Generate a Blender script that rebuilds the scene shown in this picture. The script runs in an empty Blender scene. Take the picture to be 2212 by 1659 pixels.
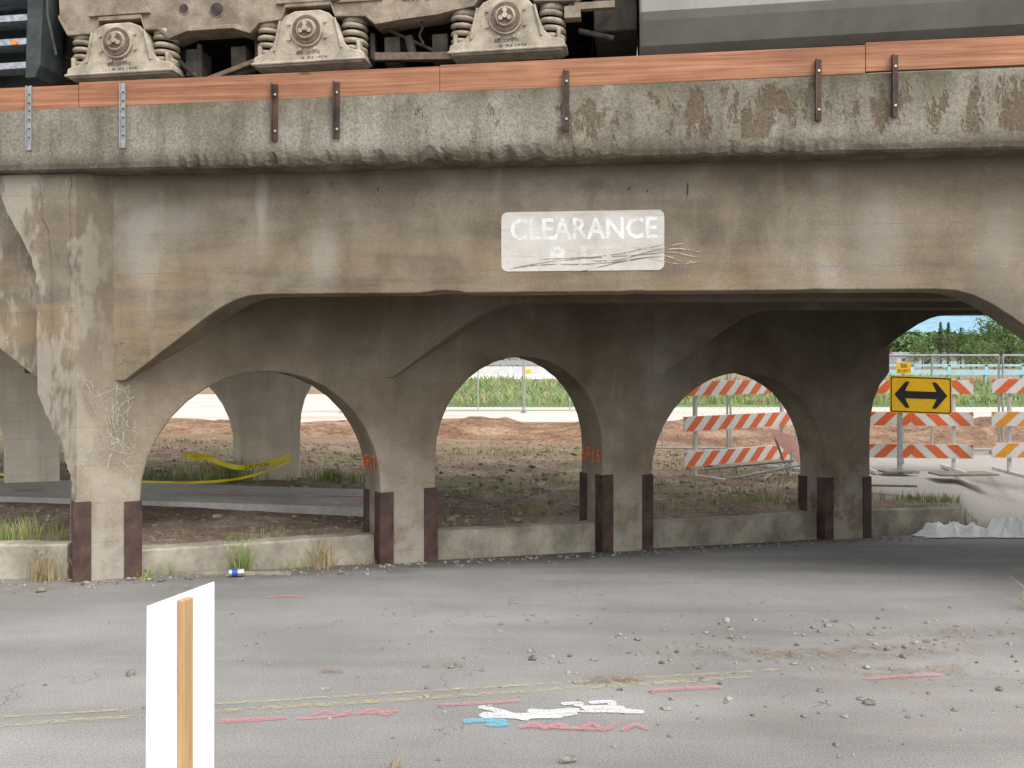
import bpy, bmesh, math, random
from mathutils import Vector, Matrix, noise as mn
random.seed(7)
R=random.random
def U_(a,b): return a+(b-a)*R()
SC=bpy.context.scene
COL=SC.collection
# ------------------------------------------------------------------ frames
ux,uy=0.9929,-0.1191
def UV(u,v,z): return Vector((u*ux+v*0.1191, u*uy+v*0.9929, z))
D=Vector((0.881,0.473,0)); NB=Vector((-0.473,0.881,0)); P0=Vector((-3.27,8.07,0))
def PL(s,n,z):
    p=P0+D*s+NB*n; return Vector((p.x,p.y,z))
def ID(x,y,z): return Vector((x,y,z))
def sstep(x,a,b):
    if b==a: return 0.0
    t=max(0,min(1,(x-a)/(b-a))); return t*t*(3-2*t)
# ------------------------------------------------------------------ materials
class NT:
    def __init__(s,name):
        s.mat=bpy.data.materials.new(name); s.mat.use_nodes=True
        s.t=s.mat.node_tree; s.n=s.t.nodes; s.l=s.t.links
        s.b=s.n['Principled BSDF']; s.o=s.n['Material Output']
        s.g=s.n.new('ShaderNodeNewGeometry'); s.pos=s.g.outputs['Position']
        q=s.n.new('ShaderNodeSeparateXYZ'); s.l.new(s.pos,q.inputs[0]); s.x,s.y,s.z=q.outputs
    def put(s,sock,v):
        if hasattr(v,'is_linked') or hasattr(v,'node'): s.l.new(v,sock)
        elif isinstance(v,(tuple,list)): sock.default_value=tuple(v)+((1,) if len(v)==3 and len(sock.default_value)==4 else ())
        else: sock.default_value=v
    def noise(s,scale,detail=4,rough=.55,vec=None,dist=0):
        n=s.n.new('ShaderNodeTexNoise'); s.l.new(vec or s.pos,n.inputs['Vector'])
        n.inputs['Scale'].default_value=scale; n.inputs['Detail'].default_value=min(detail,4)
        n.inputs['Roughness'].default_value=rough; n.inputs['Distortion'].default_value=dist
        return n.outputs['Fac']
    def vor(s,scale,feat='F1',vec=None):
        n=s.n.new('ShaderNodeTexVoronoi'); n.feature=feat; s.l.new(vec or s.pos,n.inputs['Vector'])
        n.inputs['Scale'].default_value=scale; return n.outputs['Distance'], (n.outputs['Color'] if feat=='F1' else None)
    def ramp(s,f,stops):
        n=s.n.new('ShaderNodeValToRGB'); s.l.new(f,n.inputs[0]); e=n.color_ramp.elements
        while len(e)<len(stops): e.new(.5)
        for i,(p,c) in enumerate(stops):
            e[i].position=p; e[i].color=(c,c,c,1) if not isinstance(c,tuple) else c+(1,)
        return n.outputs[0]
    def mix(s,f,a,b,bl='MIX'):
        n=s.n.new('ShaderNodeMix'); n.data_type='RGBA'; n.blend_type=bl
        s.put(n.inputs[0],f); s.put(n.inputs[6],a); s.put(n.inputs[7],b); return n.outputs[2]
    def m(s,op,a,b=0.0,c=None):
        n=s.n.new('ShaderNodeMath'); n.operation=op; s.put(n.inputs[0],a); s.put(n.inputs[1],b)
        if c is not None: s.put(n.inputs[2],c)
        return n.outputs[0]
    def mr(s,v,a,b,c=0.0,d=1.0):
        n=s.n.new('ShaderNodeMapRange'); s.put(n.inputs[0],v)
        for i,q in enumerate((a,b,c,d)): n.inputs[i+1].default_value=q
        return n.outputs[0]
    def sv(s,sc,rot=(0,0,0),vec=None):
        n=s.n.new('ShaderNodeMapping'); s.l.new(vec or s.pos,n.inputs[0]); n.inputs['Scale'].default_value=sc
        n.inputs['Rotation'].default_value=rot; return n.outputs[0]
    def warp(s,scale,amt=1.0):
        wv=s.n.new('ShaderNodeVectorMath'); wv.operation='ADD'
        nc=s.n.new('ShaderNodeTexNoise'); s.l.new(s.pos,nc.inputs['Vector']); nc.inputs['Scale'].default_value=scale; nc.inputs['Detail'].default_value=4
        s.l.new(s.pos,wv.inputs[0]); s.l.new(nc.outputs['Color'],wv.inputs[1]); return wv.outputs[0]
    def blot(s,cx,cz,rx,rz,nz):
        # irregular weathered blot around a point of the face
        a=s.m('DIVIDE',s.m('SUBTRACT',s.x,cx),rx); b=s.m('DIVIDE',s.m('SUBTRACT',s.z,cz),rz)
        d=s.m('SQRT',s.m('ADD',s.m('MULTIPLY',a,a),s.m('MULTIPLY',b,b)))
        d=s.m('ADD',d,s.m('MULTIPLY',s.m('SUBTRACT',nz,.5),3.2))
        return s.mr(d,1.15,.3)
    def out(s,col,rough=.9,bump=None,bs=.4,bd=.02,metal=0,spec=.3,alpha=None):
        s.put(s.b.inputs['Base Color'],col); s.put(s.b.inputs['Roughness'],rough)
        s.b.inputs['Metallic'].default_value=metal; s.b.inputs['Specular IOR Level'].default_value=spec
        if bump is not None:
            n=s.n.new('ShaderNodeBump'); s.l.new(bump,n.inputs['Height']); n.inputs['Strength'].default_value=bs
            n.inputs['Distance'].default_value=bd; s.l.new(n.outputs[0],s.b.inputs['Normal'])
        if alpha is not None: s.put(s.b.inputs['Alpha'],alpha)
        return s.mat
def simple(name,c,rough=.8,var=.25,scale=8,metal=0,bs=.0,bd=.005,c2=None,spec=.3):
    t=NT(name); n=t.noise(scale,4,.6); n2=t.noise(scale*9,2)
    a=tuple(x*(1-var) for x in c); b=c2 or tuple(min(1,x*(1+var)) for x in c)
    col=t.ramp(n,[(.35,a),(.65,b)])
    col=t.mix(.5,col,t.ramp(n2,[(.3,.75),(.7,1.15)]),'MULTIPLY')
    return t.out(col,rough,n2 if bs>0 else None,bs,bd,metal,spec)

def concrete(name,dark=1.0,kind='girder'):
    t=NT(name)
    k=lambda r,g,b:(r*dark,g*dark,b*dark)
    base=t.ramp(t.noise(.8,4,.6,dist=.6),[(.30,k(.172,.137,.098)),(.47,k(.238,.196,.145)),(.60,k(.285,.246,.192)),(.74,k(.37,.34,.285))])
    sm=t.noise(3.2,4,.65); base=t.mix(.8,base,t.ramp(sm,[(.3,.72),(.55,1.0),(.75,1.22)]),'MULTIPLY')
    st=t.noise(1.0,4,.6,vec=t.sv((2.6,2.6,.45)),dist=.4); base=t.mix(.65,base,t.ramp(st,[(.3,.74),(.5,1.0),(.72,1.2)]),'MULTIPLY')
    gr=t.noise(60,2,.6); base=t.mix(.5,base,t.ramp(gr,[(.3,.74),(.7,1.22)]),'MULTIPLY')
    if kind=='girder':
        hz=t.noise(1.0,4,.7,vec=t.sv((.45,.45,4.2)),dist=.3); base=t.mix(.55,base,t.ramp(hz,[(.35,.80),(.6,1.06)]),'MULTIPLY')
        oc=t.m('MULTIPLY',t.m('MULTIPLY',t.mr(t.z,3.0,2.4),t.mr(t.z,1.5,2.0)),t.ramp(hz,[(.44,0.0),(.70,1.0)]))
        base=t.mix(t.m('MULTIPLY',oc,.48),base,(.32,.222,.120))
        for (cx,cz,rx,rz,am) in ((-3.02,2.72,.16,.55,.45),(-2.72,2.88,.30,.14,.28),(-1.53,2.56,.18,.26,.4),(2.72,2.80,.20,.42,.34),(2.35,3.12,.12,.10,.34),(3.6,2.55,.22,.35,.34),(-2.0,2.95,.05,.4,.45)):
            base=t.mix(t.m('MULTIPLY',t.blot(cx,cz,rx,rz,sm),am),base,(.36,.345,.30))
        for (cx,cz,rx,rz,am) in ((.60,3.09,.09,.11,.6),(1.78,3.13,.07,.08,.5),(-3.42,2.45,.10,.30,.6),(-3.36,2.75,.13,.22,.5),(3.5,2.2,.4,.3,.35),(-.6,2.5,.5,.12,.3)):
            base=t.mix(t.m('MULTIPLY',t.blot(cx,cz,rx,rz,sm),am),base,(.105,.092,.074))
        du=t.m('MULTIPLY',t.mr(t.z,3.02,3.27),t.ramp(st,[(.3,.4),(.6,1.0)]))
        base=t.mix(t.m('MULTIPLY',du,.65),base,(.09,.08,.06))
    else:
        so=t.mr(t.z,1.0,2.3); base=t.mix(t.m('MULTIPLY',so,.62),base,k(.082,.064,.044))  # shade below the deck painted into the upper concrete colour
        dp=t.mr(t.x,-1.5,3.5); base=t.mix(t.m('MULTIPLY',dp,.14),base,k(.10,.08,.058))  # farther columns painted darker for the deeper shade
    wp=t.ramp(st,[(.62,0.0),(.74,1.0)]); base=t.mix(t.m('MULTIPLY',wp,.2),base,(.37,.35,.30))
    pc=t.m('MULTIPLY',t.mr(t.x,-3.15,-3.6),t.mr(t.y,8.8,8.2)); pn=t.ramp(t.noise(2.4,4,.75,vec=t.sv((1,1,.4))),[(.46,0.0),(.52,1.0)])
    base=t.mix(t.m('MULTIPLY',t.m('MULTIPLY',pc,pn),.5),base,(.40,.37,.305))
    ft=t.m('MULTIPLY',t.mr(t.z,.62,.2),t.ramp(sm,[(.42,0.0),(.52,1.0)]))
    base=t.mix(t.m('MULTIPLY',ft,.5),base,(.37,.35,.305))
    fr=t.m('FRACT',t.m('DIVIDE',t.m('ADD',t.z,t.m('MULTIPLY',sm,.02)),.31))
    ln=t.m('LESS_THAN',fr,.012); base=t.mix(t.m('MULTIPLY',ln,t.ramp(st,[(.42,0.0),(.6,.5)])),base,(.12,.10,.075))
    if kind=='girder':
        cd,_=t.vor(.55,'DISTANCE_TO_EDGE',t.warp(1.6))
        cr=t.m('MULTIPLY',t.m('LESS_THAN',cd,.0014),t.ramp(sm,[(.46,0.0),(.56,1.0)]))
        base=t.mix(t.m('MULTIPLY',cr,.5),base,(.07,.06,.05))
    bmp=t.m('ADD',t.m('MULTIPLY',gr,.25),sm)
    return t.out(base,.92,bmp,.45,.02,spec=.2)

def slabmat():
    t=NT('ledge_concrete')
    base=t.ramp(t.noise(1.4,4,.65),[(.3,(.172,.152,.115)),(.5,(.243,.220,.174)),(.7,(.315,.29,.24))])
    st=t.noise(1.0,4,.65,vec=t.sv((5.5,5.5,.7))); base=t.mix(.85,base,t.ramp(st,[(.3,.56),(.52,1.0),(.75,1.15)]),'MULTIPLY')
    ag=t.noise(48,4,.75); base=t.mix(.85,base,t.ramp(ag,[(.32,.52),(.6,1.18)]),'MULTIPLY')
    top=t.m('MULTIPLY',t.mr(t.z,3.56,3.8),t.ramp(t.noise(1.6,4,.7),[(.38,0.0),(.62,1.0)]))
    base=t.mix(t.m('MULTIPLY',top,.72),base,(.085,.075,.040))
    bn=t.noise(7.5,4,.75,vec=t.sv((1.0,1.0,.38)))
    cl=t.noise(.9,2,.5); 
    area=t.m('MULTIPLY',t.mr(t.x,-2.0,2.2,0,1),t.m('MULTIPLY',t.mr(t.z,3.36,3.5),t.mr(t.z,3.80,3.64)))
    bl=t.ramp(t.m('ADD',t.m('ADD',bn,t.m('MULTIPLY',area,.06)),t.m('MULTIPLY',t.m('SUBTRACT',cl,.5),.30)),[(.565,0.0),(.63,1.0)])
    bl=t.m('MULTIPLY',bl,t.mr(area,0,.25))
    base=t.mix(t.m('MULTIPLY',bl,.72),base,t.ramp(ag,[(.3,(.065,.041,.022)),(.7,(.155,.108,.064))]))
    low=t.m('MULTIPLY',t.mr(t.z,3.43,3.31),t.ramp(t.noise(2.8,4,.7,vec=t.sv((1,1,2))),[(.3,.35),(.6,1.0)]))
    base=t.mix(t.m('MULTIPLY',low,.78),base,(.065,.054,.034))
    return t.out(base,.95,t.m('ADD',t.m('MULTIPLY',ag,.8),t.m('MULTIPLY',bl,-.8)),.6,.015,spec=.15)

M={}
M['conc']=concrete('weathered_concrete',.84)
M['pierc']=concrete('shade_tint_pier_concrete',1.08,'pier')
t=NT('daylight_tint_pier_concrete'); sm=t.noise(2.0,4,.6); c=t.ramp(sm,[(.3,(.66,.585,.47)),(.7,(.86,.79,.66))]); st=t.noise(1,4,.6,vec=t.sv((5,5,.5))); c=t.mix(.7,c,t.ramp(st,[(.3,.75),(.7,1.15)]),'MULTIPLY')  # rear pier coloured paler to imitate daylight falling on it
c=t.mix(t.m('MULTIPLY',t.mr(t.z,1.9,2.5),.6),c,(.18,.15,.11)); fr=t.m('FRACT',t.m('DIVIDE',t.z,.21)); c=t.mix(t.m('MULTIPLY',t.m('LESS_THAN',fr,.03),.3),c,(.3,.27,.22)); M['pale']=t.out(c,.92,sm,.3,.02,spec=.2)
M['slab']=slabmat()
# asphalt
t=NT('asphalt')
b=t.ramp(t.noise(.55,4,.6),[(.3,(.200,.193,.182)),(.5,(.249,.241,.229)),(.7,(.302,.292,.276))])
tr=t.noise(1,4,.6,vec=t.sv((.30,1.8,1),(0,0,.10)),dist=.4); b=t.mix(.75,b,t.ramp(tr,[(.3,.72),(.5,.97),(.7,1.16)]),'MULTIPLY')
b=t.mix(t.m('MULTIPLY',t.mr(t.y,5.6,7.6),.18),b,(.15,.147,.142))  # soft shade of the bridge painted into the road colour
gn=t.noise(95,2,.7); b=t.mix(.8,b,t.ramp(gn,[(.3,.58),(.5,1.0),(.72,1.42)]),'MULTIPLY')
sp,_=t.vor(60); b=t.mix(t.ramp(sp,[(.08,.5),(.16,0.0)]),b,(.46,.445,.42))
rr=t.m('SUBTRACT',t.y,t.m('ADD',9.826,t.m('MULTIPLY',t.x,.537)))
rr2=t.m('ADD',rr,t.m('MULTIPLY',t.m('SUBTRACT',t.noise(1.6,4,.7),.5),2.4))
wet=t.mr(rr2,-.8,-.15); wx=t.m('MULTIPLY',t.mr(t.x,-3.2,-1.5),t.mr(t.x,4.0,2.8))
b=t.mix(t.m('MULTIPLY',t.m('MULTIPLY',wet,wx),.62),b,(.06,.054,.046))
dirt=t.m('MULTIPLY',t.mr(rr2,-.5,-.15),t.ramp(t.noise(6,4,.7),[(.4,0.0),(.6,1.0)])); b=t.mix(t.m('MULTIPLY',dirt,.7),b,(.19,.155,.115))
dst=t.m('MULTIPLY',t.m('MULTIPLY',t.mr(t.x,.2,2.2),t.mr(t.y,7.0,6.0)),t.ramp(t.noise(2.6,4,.75),[(.48,0.0),(.62,1.0)]))
b=t.mix(t.m('MULTIPLY',dst,.30),b,(.25,.20,.15))
rl=t.m('MULTIPLY',t.mr(t.y,11.2,12.4),t.mr(t.x,4.2,5.2)); b=t.mix(t.m('MULTIPLY',rl,.6),b,(.36,.35,.33))
cd,_=t.vor(.4,'DISTANCE_TO_EDGE',t.warp(3)); cr=t.m('MULTIPLY',t.m('LESS_THAN',cd,.002),t.ramp(tr,[(.48,0.0),(.56,1.0)]))
b=t.mix(t.m('MULTIPLY',cr,.55),b,(.07,.068,.062))
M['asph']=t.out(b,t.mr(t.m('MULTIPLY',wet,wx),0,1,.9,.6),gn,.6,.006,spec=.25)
# ground
t=NT('dirt_ground')
b=t.ramp(t.noise(1.3,4,.7),[(.3,(.165,.115,.083)),(.5,(.30,.225,.170)),(.7,(.46,.375,.295))])
vd,vc=t.vor(11); b=t.mix(.6,b,t.ramp(vd,[(.1,1.35),(.5,.65)]),'MULTIPLY')
gn=t.noise(40,3,.7); b=t.mix(.75,b,t.ramp(gn,[(.3,.5),(.7,1.45)]),'MULTIPLY')
rd_=t.mr(t.y,13,19); b=t.mix(t.m('MULTIPLY',rd_,.5),b,t.ramp(gn,[(.3,(.19,.11,.07)),(.7,(.44,.28,.185))]))
gm=t.m('MULTIPLY',t.ramp(t.noise(.8,4,.7,vec=t.sv((.6,1.5,1))),[(.50,0.0),(.60,1.0)]),t.mr(t.y,11.2,12.6))
b=t.mix(t.m('MULTIPLY',gm,.5),b,t.ramp(gn,[(.3,(.12,.155,.05)),(.7,(.29,.32,.14))]))
pav=t.m('MULTIPLY',t.mr(t.x,4.6,5.4),t.m('MULTIPLY',t.mr(t.y,12.9,13.6),t.mr(t.y,19,18)))
b=t.mix(t.m('MULTIPLY',pav,.85),b,t.mix(.7,(.42,.40,.365),t.ramp(gn,[(.3,.75),(.7,1.2)]),'MULTIPLY'))
M['dirt']=t.out(b,.97,gn,.7,.02,spec=.1)
t=NT('red_soil')
b=t.ramp(t.noise(1.5,4,.7),[(.3,(.17,.09,.055)),(.5,(.31,.188,.12)),(.7,(.45,.32,.225))])
gn=t.noise(12,4,.7); b=t.mix(.7,b,t.ramp(gn,[(.3,.5),(.7,1.35)]),'MULTIPLY')
M['soil']=t.out(b,.97,gn,.8,.1,spec=.1)
t=NT('pale_gravel_lot'); b=t.ramp(t.noise(.4,4,.65,vec=t.sv((.3,1.5,1))),[(.3,(.46,.40,.335)),(.6,(.64,.585,.51))]); M['lot']=t.out(b,.95,spec=.1)
M['walk']=simple('pavement_concrete',(.46,.44,.40),.9,.2,1.5)
M['kerb']=simple('kerb_concrete',(.30,.27,.215),.95,.35,2.5,bs=.4,bd=.01)
M['guard']=simple('brown_steel',(.062,.036,.032),.6,.35,5,c2=(.105,.060,.045))
M['galv']=simple('galvanised_steel',(.42,.43,.43),.45,.15,20,metal=.6)
M['bolt']=simple('bolt_metal',(.55,.55,.52),.4,.1,20,metal=.6)
t=NT('stained_timber')
g=t.noise(1,4,.65,vec=t.sv((1.2,1.2,38.0)),dist=.6)
b=t.ramp(g,[(.3,(.225,.092,.050)),(.5,(.34,.155,.085)),(.7,(.44,.235,.14))])
b=t.mix(.65,b,t.ramp(t.noise(1.7,4),[(.3,.65),(.7,1.25)]),'MULTIPLY')
kd,_=t.vor(1.0,vec=t.sv((1.6,1.6,6.5))); b=t.mix(t.ramp(kd,[(.05,.85),(.10,0.0)]),b,(.11,.045,.024))
M['timber']=t.out(b,.8,g,.3,.004)
t=NT('pine_stake'); g=t.noise(1,4,.6,vec=t.sv((60,60,3))); M['stake']=t.out(t.ramp(g,[(.3,(.33,.20,.09)),(.55,(.47,.30,.145)),(.75,(.56,.385,.21))]),.7)
t=NT('white_card'); M['card']=t.out(t.ramp(t.noise(2),[(.3,(.80,.84,.89)),(.7,(.85,.88,.92))]),.5)
M['truck']=simple('dusty_cast_steel',(.27,.215,.16),.85,.30,4,bs=.4,bd=.01,c2=(.38,.31,.24))
M['truckl']=simple('dusty_axle_box_steel',(.40,.345,.27),.85,.28,6,bs=.4,bd=.01)
M['spring']=simple('dusty_spring_steel',(.32,.27,.21),.8,.30,10)
M['under']=simple('grimy_black_steel',(.040,.034,.028),.8,.4,5,c2=(.085,.07,.055))
M['wheel']=simple('dark_wheel_steel',(.055,.043,.035),.6,.3,8)
M['rubber']=simple('brown_bearing',(.15,.105,.075),.6,.3,20)
t=NT('grey_tank_paint'); b=t.ramp(t.noise(1.0,4,.6,vec=t.sv((2.5,2.5,.5))),[(.3,(.25,.245,.22)),(.7,(.35,.345,.32))]); M['tank']=t.out(b,.6)
M['steel']=simple('dark_green_steel',(.05,.06,.058),.6,.3,5)
M['tread']=simple('step_tread_metal',(.36,.38,.42),.5,.3,18,metal=.3)
t=NT('amber_lamp'); M['amber']=t.out((.8,.25,.03),.3)
M['ballast']=simple('ballast_stone',(.14,.125,.11),.95,.4,14)
M['rail']=simple('rail_steel',(.12,.075,.05),.6,.3,8)
def worn(name,c,lo=.45,hi=.52,rough=.8,scale=9,op=1.0):
    t=NT(name); n=t.noise(scale,4,.8); a=t.m('MULTIPLY',t.ramp(n,[(lo,0.0),(hi,1.0)]),op)
    return t.out(c,rough,alpha=a)
M['yel']=worn('worn_yellow_paint',(.60,.50,.20),.42,.66,scale=22,op=.62)
M['wht']=worn('white_spray_paint',(.84,.84,.84),.28,.62,scale=90,op=.85)
M['pink']=worn('pink_spray_paint',(.75,.24,.27),.36,.66,scale=70,op=.7)
M['blue']=worn('blue_spray_paint',(.16,.54,.70),.30,.60,scale=80,op=.8)
M['oran']=worn('orange_spray_paint',(.90,.20,.06),.20,.42,scale=30,op=.95)
t=NT('painted_panel'); n=t.noise(3,4,.7); b=t.ramp(n,[(.3,(.44,.41,.37)),(.5,(.55,.525,.48)),(.7,(.63,.61,.57))])
n2=t.noise(1,4,.6,vec=t.sv((3,3,25))); b=t.mix(t.ramp(n2,[(.54,0.0),(.70,.5)]),b,(.36,.31,.25)); M['panel']=t.out(b,.75)
M['letter']=worn('faded_white_letter',(.86,.86,.85),.24,.56,scale=3.5,op=.85)
M['letterf']=worn('nearly_erased_letter',(.82,.81,.79),.32,.60,scale=6,op=.75)
M['scr']=worn('brown_scratch',(.20,.15,.11),.40,.48,scale=12)
M['scrl']=worn('pale_scratch',(.50,.44,.36),.42,.55,scale=12)
M['chalk']=worn('pale_graffiti',(.50,.50,.46),.38,.56,scale=25,op=.8)
M['bwhite']=simple('barricade_white',(.78,.77,.75),.5,.05,4)
M['borange']=simple('barricade_orange',(.80,.17,.06),.5,.06,4)
M['byel']=simple('barricade_amber',(.85,.36,.04),.5,.06,4)
M['post']=simple('white_post_paint',(.62,.62,.58),.6,.15,6)
M['syel']=simple('sign_yellow',(.80,.48,.02),.45,.05,4)
M['sblk']=simple('sign_black',(.02,.02,.022),.5,.1,4)
M['fence']=simple('galvanised_wire',(.36,.37,.37),.5,.15,10,metal=.3)
t=NT('caution_tape'); M['tape']=t.out((.88,.74,.05),.35)
M['tarp']=simple('white_tarp',(.92,.92,.90),.6,.03,6)
M['rock']=simple('grey_rock',(.19,.172,.15),.95,.5,12,c2=(.36,.335,.30))
M['rubble']=simple('soil_rubble',(.22,.155,.112),.95,.5,8,c2=(.44,.36,.28))
M['needle']=simple('pine_needles',(.28,.18,.10),.95,.4,10)
t=NT('grass_blade'); M['grass']=t.out(t.ramp(t.noise(2.5,4,.6),[(.3,(.14,.20,.05)),(.5,(.24,.30,.09)),(.7,(.40,.39,.18))]),.7)
t=NT('dry_grass'); M['dry']=t.out(t.ramp(t.noise(5,4,.6),[(.3,(.24,.18,.09)),(.7,(.46,.36,.2))]),.8)
t=NT('leaf_mass'); M['leaf']=t.out(t.ramp(t.noise(.25,4,.7),[(.3,(.06,.115,.035)),(.5,(.115,.185,.06)),(.7,(.20,.28,.10))]),.8)
t=NT('conifer_leaf'); M['fir']=t.out(t.ramp(t.noise(.8,4,.7),[(.3,(.04,.07,.04)),(.7,(.10,.15,.07))]),.8)
M['bark']=simple('bark',(.10,.07,.05),.9,.3,5)
M['wood']=simple('old_plank',(.26,.23,.19),.9,.25,6)
M['hills']=simple('hazy_hill',(.22,.36,.46),1,.08,.004)
M['house']=simple('white_siding',(.62,.63,.64),.7,.06,2)
M['roof']=simple('grey_roof',(.26,.26,.27),.8,.2,2)
M['glass']=simple('window_dark',(.10,.11,.12),.2,.2,2)
M['teal']=simple('teal_paint',(.30,.52,.54),.6,.1,2)
M['pinkp']=simple('faded_pink_sign',(.74,.42,.36),.5,.1,3)
M['alu']=simple('can_aluminium',(.5,.52,.56),.3,.1,20,metal=.7); M['cblue']=simple('can_blue',(.03,.08,.35),.35,.1,10)
M['rust']=simple('rusty_rebar',(.06,.04,.03),.9,.3,10)

# ------------------------------------------------------------------ mesh builder
class MB:
    def __init__(s): s.v=[];s.f=[];s.mi=[]
    def add(s,vs,fs,m=0):
        o=len(s.v); s.v+= [tuple(v) for v in vs]; s.f+=[tuple(i+o for i in f) for f in fs]; s.mi+=[m]*len(fs)
    def prism(s,poly,fn,w0,w1,m=0):
        n=len(poly); vs=[fn(p[0],p[1],w0) for p in poly]+[fn(p[0],p[1],w1) for p in poly]
        fs=[tuple(range(n)),tuple(range(2*n-1,n-1,-1))]+[(i,i+n,(i+1)%n+n,(i+1)%n) for i in range(n)]
        s.add(vs,fs,m)
    def hexa(s,p,m=0):
        s.add(p,[(0,3,2,1),(4,5,6,7),(0,1,5,4),(1,2,6,5),(2,3,7,6),(3,0,4,7)],m)
    def box(s,fn,x0,x1,y0,y1,z0,z1,m=0):
        s.hexa([fn(x0,y0,z0),fn(x1,y0,z0),fn(x1,y1,z0),fn(x0,y1,z0),fn(x0,y0,z1),fn(x1,y0,z1),fn(x1,y1,z1),fn(x0,y1,z1)],m)
    def cyl(s,p0,p1,r,seg=12,r2=None,m=0):
        p0=Vector(p0);p1=Vector(p1); r2=r if r2 is None else r2
        d=(p1-p0).normalized(); a=d.orthogonal().normalized(); b=d.cross(a)
        vs=[]
        for p,q in((p0,r),(p1,r2)):
            for i in range(seg):
                th=2*math.pi*i/seg; vs.append(p+a*math.cos(th)*q+b*math.sin(th)*q)
        fs=[tuple(range(seg)),tuple(range(2*seg-1,seg-1,-1))]+[(i,(i+1)%seg,(i+1)%seg+seg,i+seg) for i in range(seg)]
        s.add(vs,fs,m)
    def tube(s,pts,r,seg=6,m=0):
        pts=[Vector(p) for p in pts]; vs=[];n=len(pts); prev=None
        for i,p in enumerate(pts):
            d=(pts[min(i+1,n-1)]-pts[max(i-1,0)]).normalized()
            a=d.orthogonal().normalized() if prev is None else (prev-d*prev.dot(d)).normalized()
            prev=a; b=d.cross(a)
            for k in range(seg):
                th=2*math.pi*k/seg; vs.append(p+(a*math.cos(th)+b*math.sin(th))*r)
        fs=[(i*seg+k,i*seg+(k+1)%seg,(i+1)*seg+(k+1)%seg,(i+1)*seg+k) for i in range(n-1) for k in range(seg)]
        fs+= [tuple(range(seg)),tuple(range(n*seg-1,(n-1)*seg-1,-1))]
        s.add(vs,fs,m)
    def rock(s,c,r,m=0,flat=.65):
        t=(1+5**.5)/2
        vs=[(-1,t,0),(1,t,0),(-1,-t,0),(1,-t,0),(0,-1,t),(0,1,t),(0,-1,-t),(0,1,-t),(t,0,-1),(t,0,1),(-t,0,-1),(-t,0,1)]
        fs=[(0,11,5),(0,5,1),(0,1,7),(0,7,10),(0,10,11),(1,5,9),(5,11,4),(11,10,2),(10,7,6),(7,1,8),(3,9,4),(3,4,2),(3,2,6),(3,6,8),(3,8,9),(4,9,5),(2,4,11),(6,2,10),(8,6,7),(9,8,1)]
        rz=R()*6.28; sx=U_(.7,1.3); sy=U_(.6,1.1); sz=flat*U_(.7,1.2); out=[]
        for v in vs:
            k=r/1.9*U_(.75,1.25); x,y,z=v[0]*k*sx,v[1]*k*sy,v[2]*k*sz
            out.append((c[0]+x*math.cos(rz)-y*math.sin(rz),c[1]+x*math.sin(rz)+y*math.cos(rz),c[2]+z))
        s.add(out,fs,m)
    def blade(s,x,y,z,h,w,m=0,lean=.5):
        th=R()*6.28; c,q=math.cos(th),math.sin(th); L=h*U_(0,lean); t2=R()*6.28; lx,ly=math.cos(t2)*L,math.sin(t2)*L
        s.add([(x-c*w,y-q*w,z-.01),(x+c*w,y+q*w,z-.01),(x+lx*.35+c*w*.7,y+ly*.35+q*w*.7,z+h*.55),(x+lx*.35-c*w*.7,y+ly*.35-q*w*.7,z+h*.55),(x+lx,y+ly,z+h*U_(.85,1))],[(0,1,2,3),(3,2,4)],m)
    def obj(s,name,mats,parent=None,bevel=0,smooth=False,recalc=True,top=None,seg=2):
        me=bpy.data.meshes.new(name); me.from_pydata(s.v,[],s.f)
        for m in mats: me.materials.append(M[m])
        for p,i in zip(me.polygons,s.mi): p.material_index=i; p.use_smooth=smooth
        if recalc:
            bm=bmesh.new(); bm.from_mesh(me); bmesh.ops.recalc_face_normals(bm,faces=bm.faces); bm.to_mesh(me); bm.free()
        o=bpy.data.objects.new(name,me); COL.objects.link(o)
        if parent is not None:
            o.parent=parent; o.matrix_parent_inverse=Matrix.Translation(-Vector(parent.location))
        elif top!='keep':
            xs=[v[0] for v in s.v];ys=[v[1] for v in s.v];zs=[v[2] for v in s.v]
            c=Vector(((min(xs)+max(xs))/2,(min(ys)+max(ys))/2,min(zs)))
            me.transform(Matrix.Translation(-c)); o.location=c
        if bevel:
            b=o.modifiers.new('bevel','BEVEL'); b.width=bevel; b.segments=seg; b.limit_method='ANGLE'; b.angle_limit=math.radians(38)
        return o
def tag(o,label=None,cat=None,group=None,kind=None):
    if label: o['label']=label
    if cat: o['category']=cat
    if group: o['group']=group
    if kind: o['kind']=kind
    return o
def empty(name,loc,label,cat,group=None):
    e=bpy.data.objects.new(name,None); e.location=loc; e.empty_display_size=.2; COL.objects.link(e); return tag(e,label,cat,group)
def copy_part(o,parent,off):
    c=o.copy(); c.parent=parent; c.matrix_parent_inverse=o.matrix_parent_inverse.copy(); c.location=Vector(o.location)+Vector(off); COL.objects.link(c); return c
def textdata(body,size=1,res=2,bold=0):
    cu=bpy.data.curves.new('tmp','FONT'); cu.body=body; cu.size=size; cu.resolution_u=res; cu.offset=bold
    ob=bpy.data.objects.new('tmp',cu); COL.objects.link(ob); dg=bpy.context.evaluated_depsgraph_get(); dg.update()
    me=bpy.data.meshes.new_from_object(ob.evaluated_get(dg))
    vs=[(v.co.x,v.co.y) for v in me.vertices]; fs=[tuple(p.vertices) for p in me.polygons]
    bpy.data.objects.remove(ob); bpy.data.curves.remove(cu); bpy.data.meshes.remove(me); return vs,fs
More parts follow.
